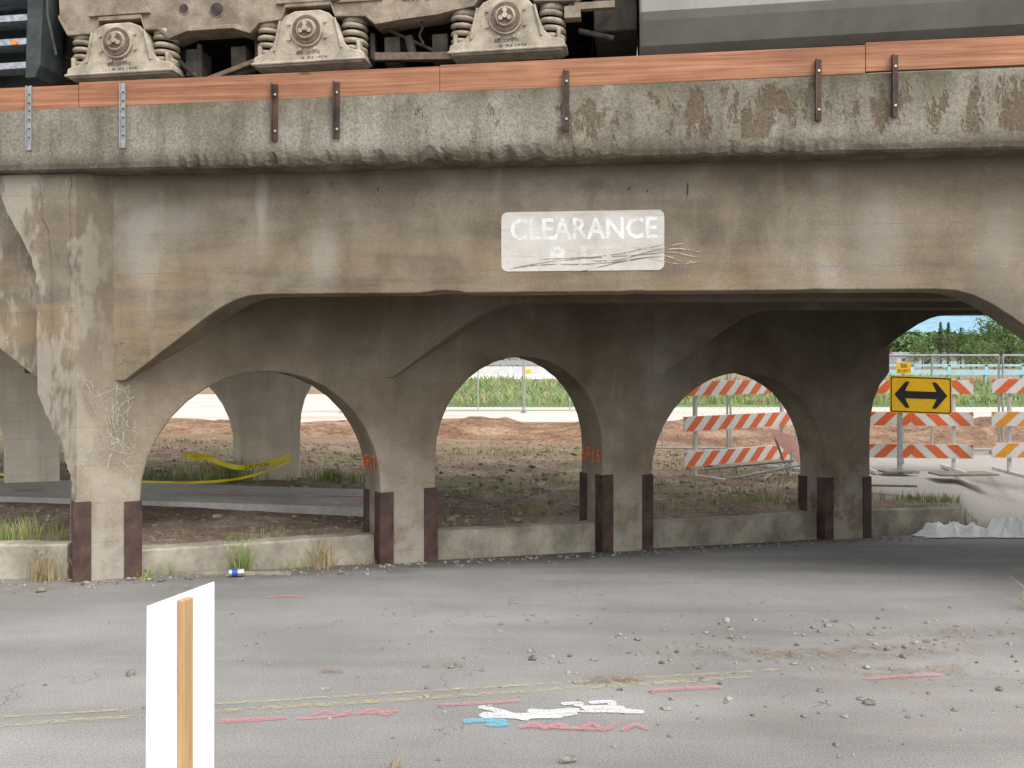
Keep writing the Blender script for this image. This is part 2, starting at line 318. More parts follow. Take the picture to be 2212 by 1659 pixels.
def addtext(mb,body,fn,x0,x1,y0,y1,m=0,bold=0):
    vs,fs=textdata(body,bold=bold); ax=min(v[0] for v in vs);bx=max(v[0] for v in vs);ay=min(v[1] for v in vs);by=max(v[1] for v in vs)
    mb.add([fn(x0+(v[0]-ax)/(bx-ax)*(x1-x0),y0+(v[1]-ay)/(by-ay)*(y1-y0)) for v in vs],fs,m)
def stroke(mb,pts,w,fn,m=0,vary=0):
    n=len(pts); L=[];Rr=[]
    for i in range(n):
        a=pts[max(i-1,0)];b=pts[min(i+1,n-1)]; dx,dy=b[0]-a[0],b[1]-a[1]; l=math.hypot(dx,dy) or 1
        ww=w*(.35 if i in(0,n-1) else 1)*(1+vary*U_(-1,1))
        L.append(fn(pts[i][0]-dy/l*ww/2,pts[i][1]+dx/l*ww/2)); Rr.append(fn(pts[i][0]+dy/l*ww/2,pts[i][1]-dx/l*ww/2))
    mb.add(L+Rr,[(i,i+1,n+i+1,n+i) for i in range(n-1)],m)

# ------------------------------------------------------------------ ground heights
def yline(X):
    if X<-3.3: return 8.054
    return 9.826+.537*min(X,9)
def walltop(X): return .19-.033*(max(-3.4,min(X,6))+3)
def hf(X,Y): return -0.1*max(0,min(Y,12.6)-8)
def hb(X,Y,r):
    k=sstep(r,.3,3); a=walltop(X)-.05 if X>-3.3 else .2; b=max(0,.12-.03*X) if X>-9 else .39
    if Y>18: b=b*(1-sstep(Y,18,24))
    z=a*(1-k)+b*k
    amp=.055*sstep(r,.3,1.2)*(1-sstep(Y,17,19))
    if X>4.4 and Y>12.6: amp*=.15
    if X<-.9 and 10.1<Y<12.1: amp*=.2
    z+=amp*mn.noise(Vector((X*1.3,Y*1.3,0)))+amp*.6*mn.noise(Vector((X*4,Y*4,3)))
    return z
def gh(X,Y):
    r=Y-yline(X); w=.12 if X<6 else .12+min(2.2,(X-6)*2)
    k=sstep(r,.13,.13+w)
    return hf(X,Y)*(1-k)+hb(X,Y,r)*k
def lin(a,b,s):
    n=max(1,int(round((b-a)/s))); return [a+(b-a)*i/n for i in range(n)]
def grid(xs,rs,hfn,usel=True):
    mb=MB(); vs=[]
    for r in rs:
        for x in xs:
            y=(yline(x) if usel else 0)+r; vs.append((x,y,hfn(x,y)))
    n=len(xs); fs=[(j*n+i,j*n+i+1,(j+1)*n+i+1,(j+1)*n+i) for j in range(len(rs)-1) for i in range(n-1)]
    mb.add(vs,fs); return mb
xs=[-4000,-1000,-300,-100,-50,-25]+lin(-14,16,.16)+[16,30,60,150,400,1200,4000]
rs=[-60,-30,-15,-8,-5,-3,-2,-1,-.5,0,.12]+lin(.16,.3,.04)+lin(.3,13,.16)+[13,16,20,30,50,80,150,400,1200,5000]
g=grid(xs,rs,lambda x,y: gh(x,y)-(.03 if y-yline(x)<.14 else 0)).obj('ground',['dirt'],top='keep',smooth=True,recalc=False)
tag(g,'bare brown dirt and patchy grass beyond the viaduct','ground',kind='structure')
xs=[-60,-30,-15]+lin(-8,9,.25)+[9,11,14]
rs=[-28,-14,-9]+lin(-7,-0.2,.3)+[-.2,0,.118]
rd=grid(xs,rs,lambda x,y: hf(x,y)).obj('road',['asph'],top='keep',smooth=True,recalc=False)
tag(rd,'worn grey asphalt road dipping under the viaduct','road',kind='structure')
mb=MB(); xs=lin(-9,-.95,.4)+[-.95]; top=[];
for x in xs:
    z=max(.0,.12-.03*x)+.05
    top+= [(x,10.45,z),(x,11.75,z+.01),(x,10.45,z-.15),(x,11.75,z-.15)]
n=len(xs); fs=[]
for i in range(n-1):
    a=i*4;b=a+4; fs+=[(a,b,b+1,a+1),(a+2,b+2,b,a),(a+1,b+1,b+3,a+3)]
fs+=[(0,1,3,2),((n-1)*4,(n-1)*4+2,(n-1)*4+3,(n-1)*4+1)]
mb.add(top,fs); tag(mb.obj('pavement',['walk'],top='keep'),'narrow grey concrete footpath crossing the dirt','pavement',kind='structure')
mb=MB(); mb.add([(-60,27,.012),(60,27,.012),(90,47,.012),(-90,47,.012)],[(0,1,2,3)]); tag(mb.obj('gravel_lot',['lot'],top='keep'),'pale dusty gravel lot behind the dug soil','lot',kind='structure')
xs=lin(-16,22,.3); rs=lin(18.2,28,.3)
def sbank(x,y):
    c=21.2+.6*mn.noise(Vector((x*.25,0,1))); r=y-c
    h=.40*sstep(r,-1.6,.15)*(1-sstep(r,2.5,5)); h*=.75+.5*mn.noise(Vector((x*.5,y*.5,5)))
    return h+.12*mn.noise(Vector((x*1.7,y*1.7,2)))*sstep(h,0,.2)-.03
mb=grid(xs,rs,sbank,False); tag(mb.obj('soil_bank',['soil'],top='keep',smooth=False,recalc=False),'low red-brown bank of freshly dug soil','bank',kind='structure')

# ------------------------------------------------------------------ viaduct
via=empty('concrete_viaduct',(-3.27,8.07,0),'old stained concrete railway viaduct with arched skewed piers','viaduct')
def arch(s0,s1,zs,rise,n=18,bot=-.6):
    c=(s0+s1)/2;h=(s1-s0)/2; pts=[(s0,bot)]
    for i in range(n+1):
        th=math.pi-math.pi*i/n; pts.append((c+h*math.cos(th),zs+rise*math.sin(th)))
    pts.append((s1,bot)); return pts
T=.42
END=[(8.685,-.6),(8.685,.85),(8.70,1.05),(8.75,1.25),(8.86,1.45),(9.03,1.6),(9.03,3.4),(-.256,3.4)]
prof=[(-.256,-.6)]+arch(.243,2.337,.60,1.07)+arch(2.895,4.78,.86,.94)+arch(5.405,7.935,.50,1.12)+END
mb=MB(); mb.prism(prof,lambda a,b,w:PL(a,w,b),0,T)
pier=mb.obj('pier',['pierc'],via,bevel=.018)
pier['label']='arched concrete pier wall with steel-guarded columns'
def uoff(a): return Vector((a*ux,a*uy,0))
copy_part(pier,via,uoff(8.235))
prof=[(-.256,-.6)]+arch(.243,2.337,.60,1.07)+arch(2.895,5.23,.70,1.05)+arch(5.81,7.91,.62,1.10)+END
mb=MB(); o_=uoff(-7.2); mb.prism(prof,lambda a,b,w:PL(a,w,b)+o_,0,T)
mb.obj('pier',['pale'],via,bevel=.018)['label']='concrete pier with flared columns, daylight painted into its pale colour'
hp=[(0,1.604),(.66,2.09),(.80,2.185),(.93,2.25),(1.05,2.285),(1.2,2.297)]
def gprof(rough=False):
    base=-4.084; pts=[(-13,2.297)]
    for p in [-7.2-.735,0-.735,8.235-.735]:
        pts+=[(p-a,z) for a,z in reversed(hp)]
        pts+=[(p+.735+a,z) for a,z in hp]
        if rough and p==-.735:
            a=1.3
            while a<6.2:
                q=mn.noise(Vector((a*2.1,4,0))); z=2.297+.003*mn.noise(Vector((a*30,0,0)))
                if q>.12: z+=(.022*(q-.12)/.4)*(.5+abs(mn.noise(Vector((a*22,7,0))))*1.6)
                pts.append((a,z)); a+=U_(.03,.06)
    pts.append((14,2.297))
    pts=[(base+a,z) for a,z in pts]
    return pts+[(base+14,3.4),(base-13,3.4)]
mb=MB(); mb.prism(gprof(True),lambda a,b,w:UV(a,w,b),7.645,8.065)
gird=mb.obj('girder',['conc'],via,bevel=.008); gird['label']='stained haunched concrete girder facing the road'
mb=MB(); mb.prism(gprof(),lambda a,b,w:UV(a,w,b),7.645,8.065)
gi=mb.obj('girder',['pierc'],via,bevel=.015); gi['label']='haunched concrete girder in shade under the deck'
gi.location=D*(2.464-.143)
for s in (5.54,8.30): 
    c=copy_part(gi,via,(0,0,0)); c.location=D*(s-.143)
# narrow rib at the pier end that flares into the ledge, with a chipped edge running down to the steel guard
lft=[(-5.12,3.262),(-4.99,2.95),(-4.87,2.75),(-4.79,2.6),(-4.745,2.42),(-4.733,1.51),(-4.69,1.40),(-4.60,1.22),(-4.52,1.05),(-4.455,.85),(-4.43,.66)]
pil=[]
for i in range(len(lft)-1):
    a,b=lft[i],lft[i+1]; n=max(1,int(math.hypot(b[0]-a[0],b[1]-a[1])/.03))
    for k in range(n):
        q=k/n; x=a[0]+(b[0]-a[0])*q; z=a[1]+(b[1]-a[1])*q
        ro=.022 if (z<1.4 or 1.9<z<2.5) else .006
        pil.append((x+ro*max(-.3,mn.noise(Vector((z*16,3,0)))*2.0),z))
pil+=[lft[-1],(-4.405,.66),(-4.40,3.262)]
mb=MB(); mb.prism(pil,lambda a,b,w:UV(a,w,b),7.482,7.70)
mb.obj('pilaster',['conc'],via)
# deeper inner rib with ragged outline
rib=[];z=1.30
while z<3.24:
    rib.append((-4.60+.03*mn.noise(Vector((z*7,8,0)))-(.10*sstep(z,2.5,3.2)),z)); z+=.035
rr_=[]; z=3.24
while z>1.02:
    rr_.append((-4.455+.025*mn.noise(Vector((z*8,2,0))),z)); z-=.035
mb=MB(); mb.prism(rib+rr_+[(-4.47,.98),(-4.50,1.05)],lambda a,b,w:UV(a,w,b),7.472,7.50)
mb.obj('worn_render_coat',['conc'],via)['label']='pale patched render coat with chipped edge'
ZT=lambda X:3.80+.0108*X
us=lin(-17,-5.6,1)+lin(-5.6,5.2,.035)+lin(5.2,10,1)+[10]
mb=MB(); vs=[]
def fb(x,s,o=0): return mn.fractal(Vector((x*s,o,0)),1.0,2.0,5)
for u in us:
    X=UV(u,7.4,0).x; zt=ZT(X); inr=sstep(u,-5.4,-5.1)*(1-sstep(u,4.8,5.1))
    sp=sstep(mn.noise(Vector((u*.55,3,0))),-.05,.25)*inr
    big=sstep(u,-3.1,-2.6)*(1-sstep(u,-.6,.3)); sp=max(sp,big)
    rz=(.045+.085*big)*sp*abs(fb(u,5,8)); rv=(.05+.06*big)*sp*abs(fb(u,6,2))
    jit=lambda a: a*inr*mn.noise(Vector((u*17,a*50,1)))*(.3+sp*1.5)
    cs=[(7.397,zt),(7.397,3.62),(7.397+jit(.002),3.46),(7.397+jit(.004)+big*rv*.12,3.375+rz*.3),(7.397+rv*.5+jit(.014),3.325+rz*.8+jit(.018)),(7.405+rv+jit(.018),3.285+rz+jit(.016)),(7.43+rv+jit(.014),3.268+rz*.5),(7.60,3.262),(13.1,3.262),(13.1,zt+.06)]
    vs+=[UV(u,a,b) for a,b in cs]
k=10; n=len(us); fs=[(i*k+q,(i+1)*k+q,(i+1)*k+(q+1)%k,i*k+(q+1)%k) for i in range(n-1) for q in range(k)]
fs+=[tuple(range(k)),tuple(range(n*k-1,(n-1)*k-1,-1))]
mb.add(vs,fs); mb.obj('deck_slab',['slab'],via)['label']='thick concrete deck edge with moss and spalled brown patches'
for u,z0,z1 in ((.42,3.02,3.11),(-1.98,3.10,3.13),(-2.55,3.09,3.12),(-.02,3.07,3.09),(.12,3.05,3.07)):
    mb=MB(); mb.cyl(UV(u,7.643,z0),UV(u+.004,7.643,z1),.005,6); mb.obj('rebar_stub',['rust'],via)
def guard(s,n,sd,nd,zt,zb):
    mb=MB(); L=.125; th=.012; e=.004
    mb.box(PL,*sorted((s-sd*e,s+sd*L)),*sorted((n-nd*th,n-nd*e*.3)),zb,zt)
    mb.box(PL,*sorted((s-sd*th,s-sd*e)),*sorted((n-nd*th,n+nd*L)),zb,zt-.003)
    return mb.obj('corner_guard',['guard'],via)
GD=[(-.256,0,1,1,.635,-.03),(.243,0,-1,1,.615,-.04),(2.337,0,1,1,.545,-.14),(2.895,0,-1,1,.56,-.16),(2.337,T,1,-1,.54,-.1),
 (4.78,0,1,1,.57,-.25),(5.405,0,-1,1,.545,-.28),(4.78,T,1,-1,.56,-.2),(7.935,0,1,1,.36,-.38),(8.685,0,-1,1,.335,-.42),(7.935,T,1,-1,.35,-.3),(8.685,T,-1,-1,.335,-.3)]
for q in GD: guard(*q)
def rrect(x0,x1,y0,y1,r,n=6):
    p=[]
    for cx,cy,a0 in((x1-r,y0+r,-90),(x1-r,y1-r,0),(x0+r,y1-r,90),(x0+r,y0+r,180)):
        for i in range(n+1):
            a=math.radians(a0+90*i/n); p.append((cx+r*math.cos(a),cy+r*math.sin(a)))
    return p
VF=7.645
mb=MB(); p=rrect(-1.0,.248,2.457,2.915,.05); mb.prism(p,lambda a,b,w:UV(a,w,b),VF-.004,VF-.0005)
pn=mb.obj('clearance_sign',['panel'],via); pn['label']='faded white painted clearance height panel'
mb=MB(); f=lambda a,b:UV(a,VF-.006,b)
addtext(mb,'CLEARANCE',f,-.93,.195,2.695,2.865,0,.02); addtext(mb,'8 FT',f,-.64,-.08,2.49,2.645,1,.02)
mb.obj('lettering',['letter','letterf'],pn,recalc=False)
mb=MB(); f=lambda a,b:UV(a,VF-.0075,b)
random.seed(3)
for k,(u0,z0,u1,z1,m) in enumerate([(-.95,2.475,.25,2.61,0),(-.9,2.47,.12,2.56,0),(-.7,2.53,.25,2.64,0),(-.3,2.53,.25,2.60,0),(-.5,2.46,.22,2.55,0),(.1,2.60,.52,2.60,1),(.15,2.575,.5,2.575,1),(.2,2.55,.46,2.53,1),(.12,2.53,.52,2.515,1),(0,2.63,.4,2.64,1)]):
    pts=[]
    for i in range(15):
        q=i/14; pts.append((u0+(u1-u0)*q,z0+(z1-z0)*q+.018*math.sin(q*5+k)+.004*(R()-.5)))
    stroke(mb,pts,U_(.004,.008),f,m)
mb.obj('scratch_mark',['scr','scrl'],pn,recalc=False)
mb=MB(); f=lambda a,b:PL(a,-.006,b)
for k in range(34):
    s0=U_(-.12,.15); z0=U_(.95,1.5); a=R()*6.28; pts=[(s0,z0)]
    for i in range(3): a+=U_(-1.3,1.3); s0=max(-.24,min(.2,s0+math.cos(a)*U_(.05,.16))); z0+=math.sin(a)*U_(.05,.2); pts.append((s0,z0))
    stroke(mb,pts,.005,f)
mb.obj('chalk_scribble',['chalk'],via,recalc=False)
def arcs(s0,s1,zs,rise,z):
    c=(s0+s1)/2;h=(s1-s0)/2; q=max(0,(z-zs)/rise); return c+h*math.sqrt(max(0,1-q*q))-.008
for A4,body,z in(((.243,2.337,.60,1.07),'6F17',.80),((2.895,4.78,.86,.94),'6F16',.76)):
    mb=MB(); addtext(mb,body,lambda a,b:PL(arcs(*A4,b),a,b),.40,.03,z-.07,z+.09,0,.01); mb.obj('orange_code',['oran'],via,recalc=False)
# ------------------------------------------------------------------ kerb walls
random.seed(11)
def kerb(f,s0,s1,n0,n1,z0,z1,label):
    mb=MB(); N=max(3,int((s1-s0)/.12)); vs=[]
    for i in range(N+1):
        q=i/N; s=s0+(s1-s0)*q; z=z0+(z1-z0)*q+U_(-.006,.004)
        a=n0+U_(-.004,.004); vs+=[f(s,a,-.65),f(s,a,z-.018),f(s,n0+.02,z),f(s,n1,z+U_(-.006,.006)),f(s,n1,-.65)]
    fs=[(i*5+q,(i+1)*5+q,(i+1)*5+(q+1)%5,i*5+(q+1)%5) for i in range(N) for q in range(5)]+[(0,1,2,3,4),tuple(N*5+q for q in (4,3,2,1,0))]
    mb.add(vs,fs); return tag(mb.obj('kerb_wall',['kerb']),label,'kerb wall','low kerb walls between the columns')
kerb(PL,.26,2.32,.12,.30,.19,.14,'low stained concrete kerb wall between two columns')
kerb(PL,2.91,4.765,.12,.30,.12,.06,'low stained concrete kerb wall between two columns')
kerb(PL,5.42,7.92,.12,.30,.0,-.07,'low stained concrete kerb wall between two columns')
kerb(PL,8.70,10.5,.12,.30,-.10,-.19,'low kerb wall running past the last column')
kerb(ID,-9,-3.62,8.10,8.27,.28,.27,'low stained kerb wall beside the first column')
# ------------------------------------------------------------------ timber boards and brackets
def sf(X,off,z):
    y=7.45-.12*X; return Vector((X-off*.1191,y-off*.9929,z))
BD=[(-8,-3.425,3.905,3.945,3.72,3.762),(-3.42,-.548,3.963,3.992,3.764,3.791),(-.545,2.535,4.0,4.036,3.793,3.831),(2.539,7.5,4.053,4.10,3.845,3.90)]
for X0,X1,a,b,c,d in BD:
    mb=MB(); mb.hexa([sf(X0,.0,c),sf(X1,.0,d),sf(X1,-.045,d),sf(X0,-.045,c),sf(X0,.0,a),sf(X1,.0,b),sf(X1,-.045,b),sf(X0,-.045,a)])
    tag(mb.obj('timber_board',['timber'],bevel=.004),'reddish stained timber edge board on the concrete deck','timber board','timber edge boards along the deck')
BK=[(-3.828,3.945,3.436,1),(-3.048,3.940,3.435,1),(-1.822,3.893,3.458,0),(-1.337,3.894,3.463,0),(.403,3.923,3.475,0),(2.208,3.938,3.497,0),(2.735,3.952,3.511,0)]
for X,zt,zb,gl in BK:
    e=empty('steel_bracket',sf(X,.01,zb),('pale galvanised strut' if gl else 'dark brown steel strap')+' bolting the timber board to the deck edge','bracket','steel brackets along the deck edge')
    mb=MB(); f=lambda a,o,z: sf(X+a,o,z); w=.022
    if gl:
        mb.box(f,-w,w,.004,.009,zb,zt); mb.box(f,-w,-w+.004,.009,.03,zb,zt); mb.box(f,w-.004,w,.009,.03,zb,zt)
    else:
        mb.box(f,-w,w,.004,.016,zb,zt); mb.box(f,-w,-w+.010,.016,.05,zb,zt)
    mb.obj('strap',['galv' if gl else 'guard'],e)
    for q in ((.07,.14,.2,.27,.34,.41) if gl else (.08,.36)):
        mb=MB(); z=zt-q; mb.cyl(f(.004,.009,z),f(.004,.024,z),.009 if not gl else .007,8)
        mb.obj('bolt',['sblk' if gl else 'bolt'],e)
# ------------------------------------------------------------------ deck ballast, rails
mb=MB(); sec=[(7.5,3.78),(8.3,4.05),(9.2,4.30),(12.9,4.34),(13.05,3.85)]
vs=[];us=lin(-16,10,.4)+[10]
for u in us:
    for a,b in sec: vs.append(UV(u,a+U_(-.03,.03),b+.0108*u+U_(-.02,.02)))
n=len(us); fs=[(i*5+q,(i+1)*5+q,(i+1)*5+q+1,i*5+q+1) for i in range(n-1) for q in range(4)]
mb.add(vs,fs); tag(mb.obj('ballast',['ballast'],top='keep'),'dark stone ballast bed on the deck','ballast',kind='stuff')
SL=.0227
def rz(u): return 4.59+SL*(u+3.28)
for v in (10.33,11.83):
    mb=MB(); 
    for (w,h0,h1) in ((.07,-.16,-.145),(.012,-.145,-.03),(.036,-.03,0)):
        mb.hexa([UV(-16,v-w,rz(-16)+h0),UV(10,v-w,rz(10)+h0),UV(10,v+w,rz(10)+h0),UV(-16,v+w,rz(-16)+h0),UV(-16,v-w,rz(-16)+h1),UV(10,v-w,rz(10)+h1),UV(10,v+w,rz(10)+h1),UV(-16,v+w,rz(-16)+h1)])
    tag(mb.obj('rail',['rail'],top='keep'),'rusty steel rail under the locomotive','rail','railway rails')
# ------------------------------------------------------------------ locomotive
u3=Vector((ux,uy,SL)).normalized(); vv=Vector((.1191,.9929,0)); z3=Vector((-SL*ux,-SL*uy,1)).normalized()
OT=UV(-3.28,9.83,5.122)
def TR(a,w,h): return OT+u3*a-vv*w+z3*h
loco=empty('locomotive',TR(0,-1.2,-.53),'dusty diesel locomotive on three-axle bogie with springs','locomotive')
pf=lambda a,b,w:TR(a,w,b)
AX=[-2.04,0,2.04]
abp=[(-.56,-.345),(.56,-.345),(.585,-.29),(.57,-.235),(.44,-.20),(.38,-.14),(.335,-.02),(.30,.09),(.23,.17),(.13,.21),(-.13,.21),(-.23,.17),(-.30,.09),(-.335,-.02),(-.38,-.14),(-.44,-.20),(-.57,-.235),(-.585,-.29)]
mb=MB(); mb.prism(abp,pf,-.30,0)
mb.prism([(-.60,-.33),(.60,-.33),(.60,-.30),(-.60,-.30)],pf,-.28,.025)
for sg in(-1,1):
    mb.prism([(sg*.34,-.20),(sg*.37,-.20),(sg*.30,.12),(sg*.27,.12)],pf,-.01,.02)
    mb.prism([(sg*.50,-.24),(sg*.54,-.24),(sg*.54,-.12),(sg*.50,-.12)],pf,-.2,-.01)
axb=mb.obj('axle_box',['truckl'],loco,bevel=.016)
mb=MB()
mb.cyl(TR(0,-.02,.0),TR(0,.035,.0),.168,28,m=0); mb.cyl(TR(0,.03,0),TR(0,.05,0),.145,28,m=1); mb.cyl(TR(0,.05,0),TR(0,.075,0),.105,24,.095,m=0)
mb.cyl(TR(0,.07,0),TR(0,.078,0),.082,20,m=1); mb.cyl(TR(0,.075,0),TR(0,.105,0),.028,10,m=0)
for k in range(3):
    th=math.pi/2+k*2.094; x,y=.05*math.cos(th),.05*math.sin(th); mb.cyl(TR(x,.075,y),TR(x,.10,y),.024,8,m=0)
for k in range(8):
    th=k*math.pi/4+.4; x,y=.205*math.cos(th),.205*math.sin(th)
    if y<.14: mb.cyl(TR(x,0,y),TR(x,.022,y),.017,6,m=0)
cap=mb.obj('bearing_cap',['truckl','rubber'],axb)
mb=MB(); f=lambda a,b:TR(a,.0035,b); addtext(mb,'8A0132870 H2',f,-.12,.13,-.24,-.205); addtext(mb,'8  R2 1974',f,-.07,.2,-.285,-.262)
txt=mb.obj('cast_lettering',['under'],axb,recalc=False)
def spring(a0):
    mb=MB(); pts=[]; turns=3.6; N=66
    for i in range(N+1):
        q=i/N; th=q*turns*6.283; pts.append(TR(a0+.11*math.cos(th),-.17+.11*math.sin(th),-.20+q*.28))
    mb.tube(pts,.028,8); mb.cyl(TR(a0,-.17,-.235),TR(a0,-.17,-.20),.13,16); mb.cyl(TR(a0,-.17,.08),TR(a0,-.17,.14),.125,16); mb.cyl(TR(a0,-.17,-.2),TR(a0,-.17,.11),.06,10,m=1)
    return mb.obj('coil_spring',['spring','under'],loco,smooth=True)
sp1=spring(-.45);sp2=spring(.45)
mb=MB()
w0=-.62
mb.cyl(TR(0,w0,0),TR(0,w0+.13,0),.53,40); mb.cyl(TR(0,w0-.03,0),TR(0,w0,0),.565,40); mb.cyl(TR(0,w0+.13,0),TR(0,w0+.16,0),.16,20); mb.cyl(TR(0,-2.1,0),TR(0,-.2,0),.09,12)
mb.cyl(TR(0,-2.12,0),TR(0,-2.0,0),.53,40)
wh=mb.obj('wheel',['wheel'],loco,bevel=.01)
for a in (-2.04,2.04):
    off=u3*a; nb=copy_part(axb,loco,off)
    for q in(cap,txt):
        cc=q.copy(); cc.parent=nb; cc.matrix_parent_inverse=q.matrix_parent_inverse.copy(); COL.objects.link(cc)
    for q in (sp1,sp2,wh): copy_part(q,loco,off)
low=[(-2.74,.95),(-2.72,.30),(-2.62,.12),(-2.30,.12),(-2.27,.25),(-1.80,.25),(-1.77,.13),(-1.62,.12),(-1.50,.02),(-1.30,.085),(-.80,.085),(-.62,.02),(-.52,.12),(-.28,.14),(-.24,.26),(.24,.26),(.28,.14),(.60,.12),(.70,.03),(.95,.06),(1.35,.09),(1.50,.12),(1.72,.15),(1.80,.27),(2.27,.27),(2.32,.16),(2.72,.14),(2.80,.28),(2.86,.95)]
mb=MB(); mb.prism(low,pf,-.34,-.06)
fl=low[1:-1]
for i in range(len(fl)-1):
    a,b=fl[i],fl[i+1]; mb.prism([a,b,(b[0],b[1]+.045),(a[0],a[1]+.045)],pf,-.07,-.025)
mb.prism([(.30,.28),(.78,.28),(.78,.62),(.30,.62)],pf,-.07,-.04)
for a in AX: mb.prism([(a-.34,.30),(a+.34,.30),(a+.24,.5),(a-.24,.5)],pf,-.07,-.015)
HO=((-1.34,.33,.05),(-.98,.30,.068),(1.0,.36,.07))
for a,h,r in HO: mb.cyl(TR(a,-.07,h),TR(a,-.052,h),r+.016,20)
mb.obj('bogie_frame',['truck'],loco,bevel=.015)['label']='dusty beige-brown cast steel bogie side frame'
for a,h,r in HO:
    mb=MB(); mb.cyl(TR(a,-.06,h),TR(a,-.048,h),r,20); mb.obj('frame_hole',['under'],loco)
mb=MB(); f=lambda a,b:TR(a,-.054,b)
addtext(mb,'41E9152',f,1.15,1.38,.385,.415); addtext(mb,'MADE IN CANADA',f,1.1,1.42,.335,.362); addtext(mb,'4001',f,.98,1.14,.25,.30); addtext(mb,'3901',f,1.22,1.42,.25,.30)
mb.obj('cast_lettering',['under'],loco,recalc=False)
mb=MB(); mb.prism(low,pf,-2.65,-2.4)
mb.box(lambda a,w,h:TR(a,w,h),-2.6,2.8,-2.3,-.5,.35,.7)
mb.box(TR,-4,3.3,-2.6,-2.55,-.5,.9)
random.seed(5)
for (a,h,a2,h2,r) in [(-1.55,-.1,-1.2,-.42,.03),(-1.2,-.42,-.62,-.28,.035),(-1.25,.0,-1.25,-.4,.03),(.62,-.26,1.55,-.32,.03),(.62,-.26,.62,.0,.03),(1.0,-.05,1.05,-.3,.05),(1.5,-.32,1.5,.05,.03),(-.62,-.28,-.62,.05,.025),(2.75,-.1,3.1,-.2,.03),(.75,.05,1.35,-.26,.02)]:
    mb.cyl(TR(a,-.22,h),TR(a2,-.22,h2),r,8)
for a in(-1.4,-.9,.75,1.25): mb.box(TR,a,a+.16,-.5,-.2,-.33,-.05)
mb.obj('brake_rigging',['under'],loco,bevel=.006)
for pl in ([(-1.18,-.43),(-.60,-.25),(-.60,-.20),(-1.18,-.38)],[(.66,-.30),(1.55,-.34),(1.62,-.30),(1.4,-.26),(.66,-.22)]):
    mb=MB(); mb.prism(pl,pf,-.17,-.13); mb.obj('brake_link',['rubber'],loco,bevel=.005)
mb=MB(); mb.box(TR,2.72,3.12,-.14,-.06,.06,.13); mb.box(TR,2.62,2.78,-.2,-.05,-.02,.1); mb.cyl(TR(2.66,-.12,.12),TR(2.9,-.12,.25),.02,8); mb.obj('frame_lug',['truck'],loco,bevel=.005)
mb=MB(); mb.tube([TR(1.15+.02*math.sin(i),-.15,.07-.03*i) for i in range(9)],.012,5); mb.obj('chain',['under'],loco)
mb=MB(); sec=[(.10,1.2),(.10,-.06),(.05,-.13),(-.14,-.32),(-.3,-.37),(-2.3,-.37),(-2.5,-.1),(-2.5,1.2)]
mb.prism(sec,lambda w,h,a:TR(a,w,h),3.36,9.5)
tk=mb.obj('fuel_tank',['tank'],loco,bevel=.03,seg=3)
mb=MB(); mb.box(TR,6.35,7.6,.10,.115,.06,.9); mb.obj('tank_panel',['under'],loco,bevel=.004)
mb=MB(); mb.box(TR,-4.2,9.6,-2.5,-.05,.92,1.25); mb.box(TR,2.9,3.34,-2.3,-.3,-.1,.9); mb.box(TR,-3.9,-2.7,-2.4,-.45,.0,.9); mb.obj('underframe',['under'],loco,bevel=.02)
mb=MB(); mb.box(TR,-4.2,9.6,-2.4,-.1,1.25,1.35); mb.prism([(-2.1,1.35),(-.5,1.35),(-.5,3.4),(-.7,3.6),(-1.9,3.6),(-2.1,3.4)],lambda w,h,a:TR(a,w,h),-4.0,9.6)
mb.obj('body',['steel'],loco,bevel=.02)
mb=MB(); mb.prism([(-2.98,.95),(-2.80,.95),(-2.88,-.2),(-2.94,-.33),(-3.05,-.33)],pf,-.35,.06); mb.prism([(-3.75,.95),(-3.70,.95),(-3.70,-.33),(-3.75,-.33)],pf,-.35,.06)
mb.box(TR,-3.7,-2.98,-.36,-.34,-.33,.9)
mb.tube([TR(-2.76,.08,.95),TR(-2.76,.10,.3),TR(-2.72,.02,-.1)],.016,6)
st=mb.obj('step_ladder',['steel'],loco,bevel=.01)
for h in(-.16,.09,.34,.59):
    mb=MB(); mb.box(TR,-3.7,-2.99,-.30,.04,h-.02,h); mb.box(TR,-3.7,-2.99,.035,.05,h-.06,h+.005); mb.obj('step_tread',['tread'],st)
mb=MB(); mb.cyl(TR(-3.16,.05,.055),TR(-3.16,.065,.055),.03,12); mb.obj('marker_light',['amber'],loco)

# ------------------------------------------------------------------ road paint
Z=.006
def cr2(pts,n=6):
    if len(pts)<3: return pts
    out=[];P_=[Vector((p[0],p[1])) for p in pts]; P_=[P_[0]]+P_+[P_[-1]]
    for i in range(1,len(P_)-2):
        for k in range(n):
            t=k/n;a,b,c,d=P_[i-1:i+3]; out.append(.5*((2*b)+(-a+c)*t+(2*a-5*b+4*c-d)*t*t+(-a+3*b-3*c+d)*t**3))
    out.append(P_[-2]); return [(p.x,p.y) for p in out]
def paint(name,strs,mat,label,grp=None,w=.05,sm=True,vary=.12):
    mb=MB(); 
    for i,s in enumerate(strs):
        ww=w
        if isinstance(s,tuple) : s,ww=s
        stroke(mb,cr2(s) if sm else s,ww,lambda a,b,i=i:(a,b,Z+i*.0006),0,vary)
    o=mb.obj(name,[mat],recalc=False); tag(o,label,'road marking',grp,'structure'); return o
def dens(a,b,n=30,j=.004): return [(a[0]+(b[0]-a[0])*i/n,a[1]+(b[1]-a[1])*i/n+U_(-j,j)) for i in range(n+1)]
paint('centre_line',[dens((-6,4.18),(1.35,5.58),60)],'yel','worn yellow centre line on the asphalt','yellow centre lines',.05,False,.1)
paint('centre_line',[dens((-6,4.32),(1.6,5.72),60)],'yel','worn yellow centre line on the asphalt','yellow centre lines',.03,False,.1)
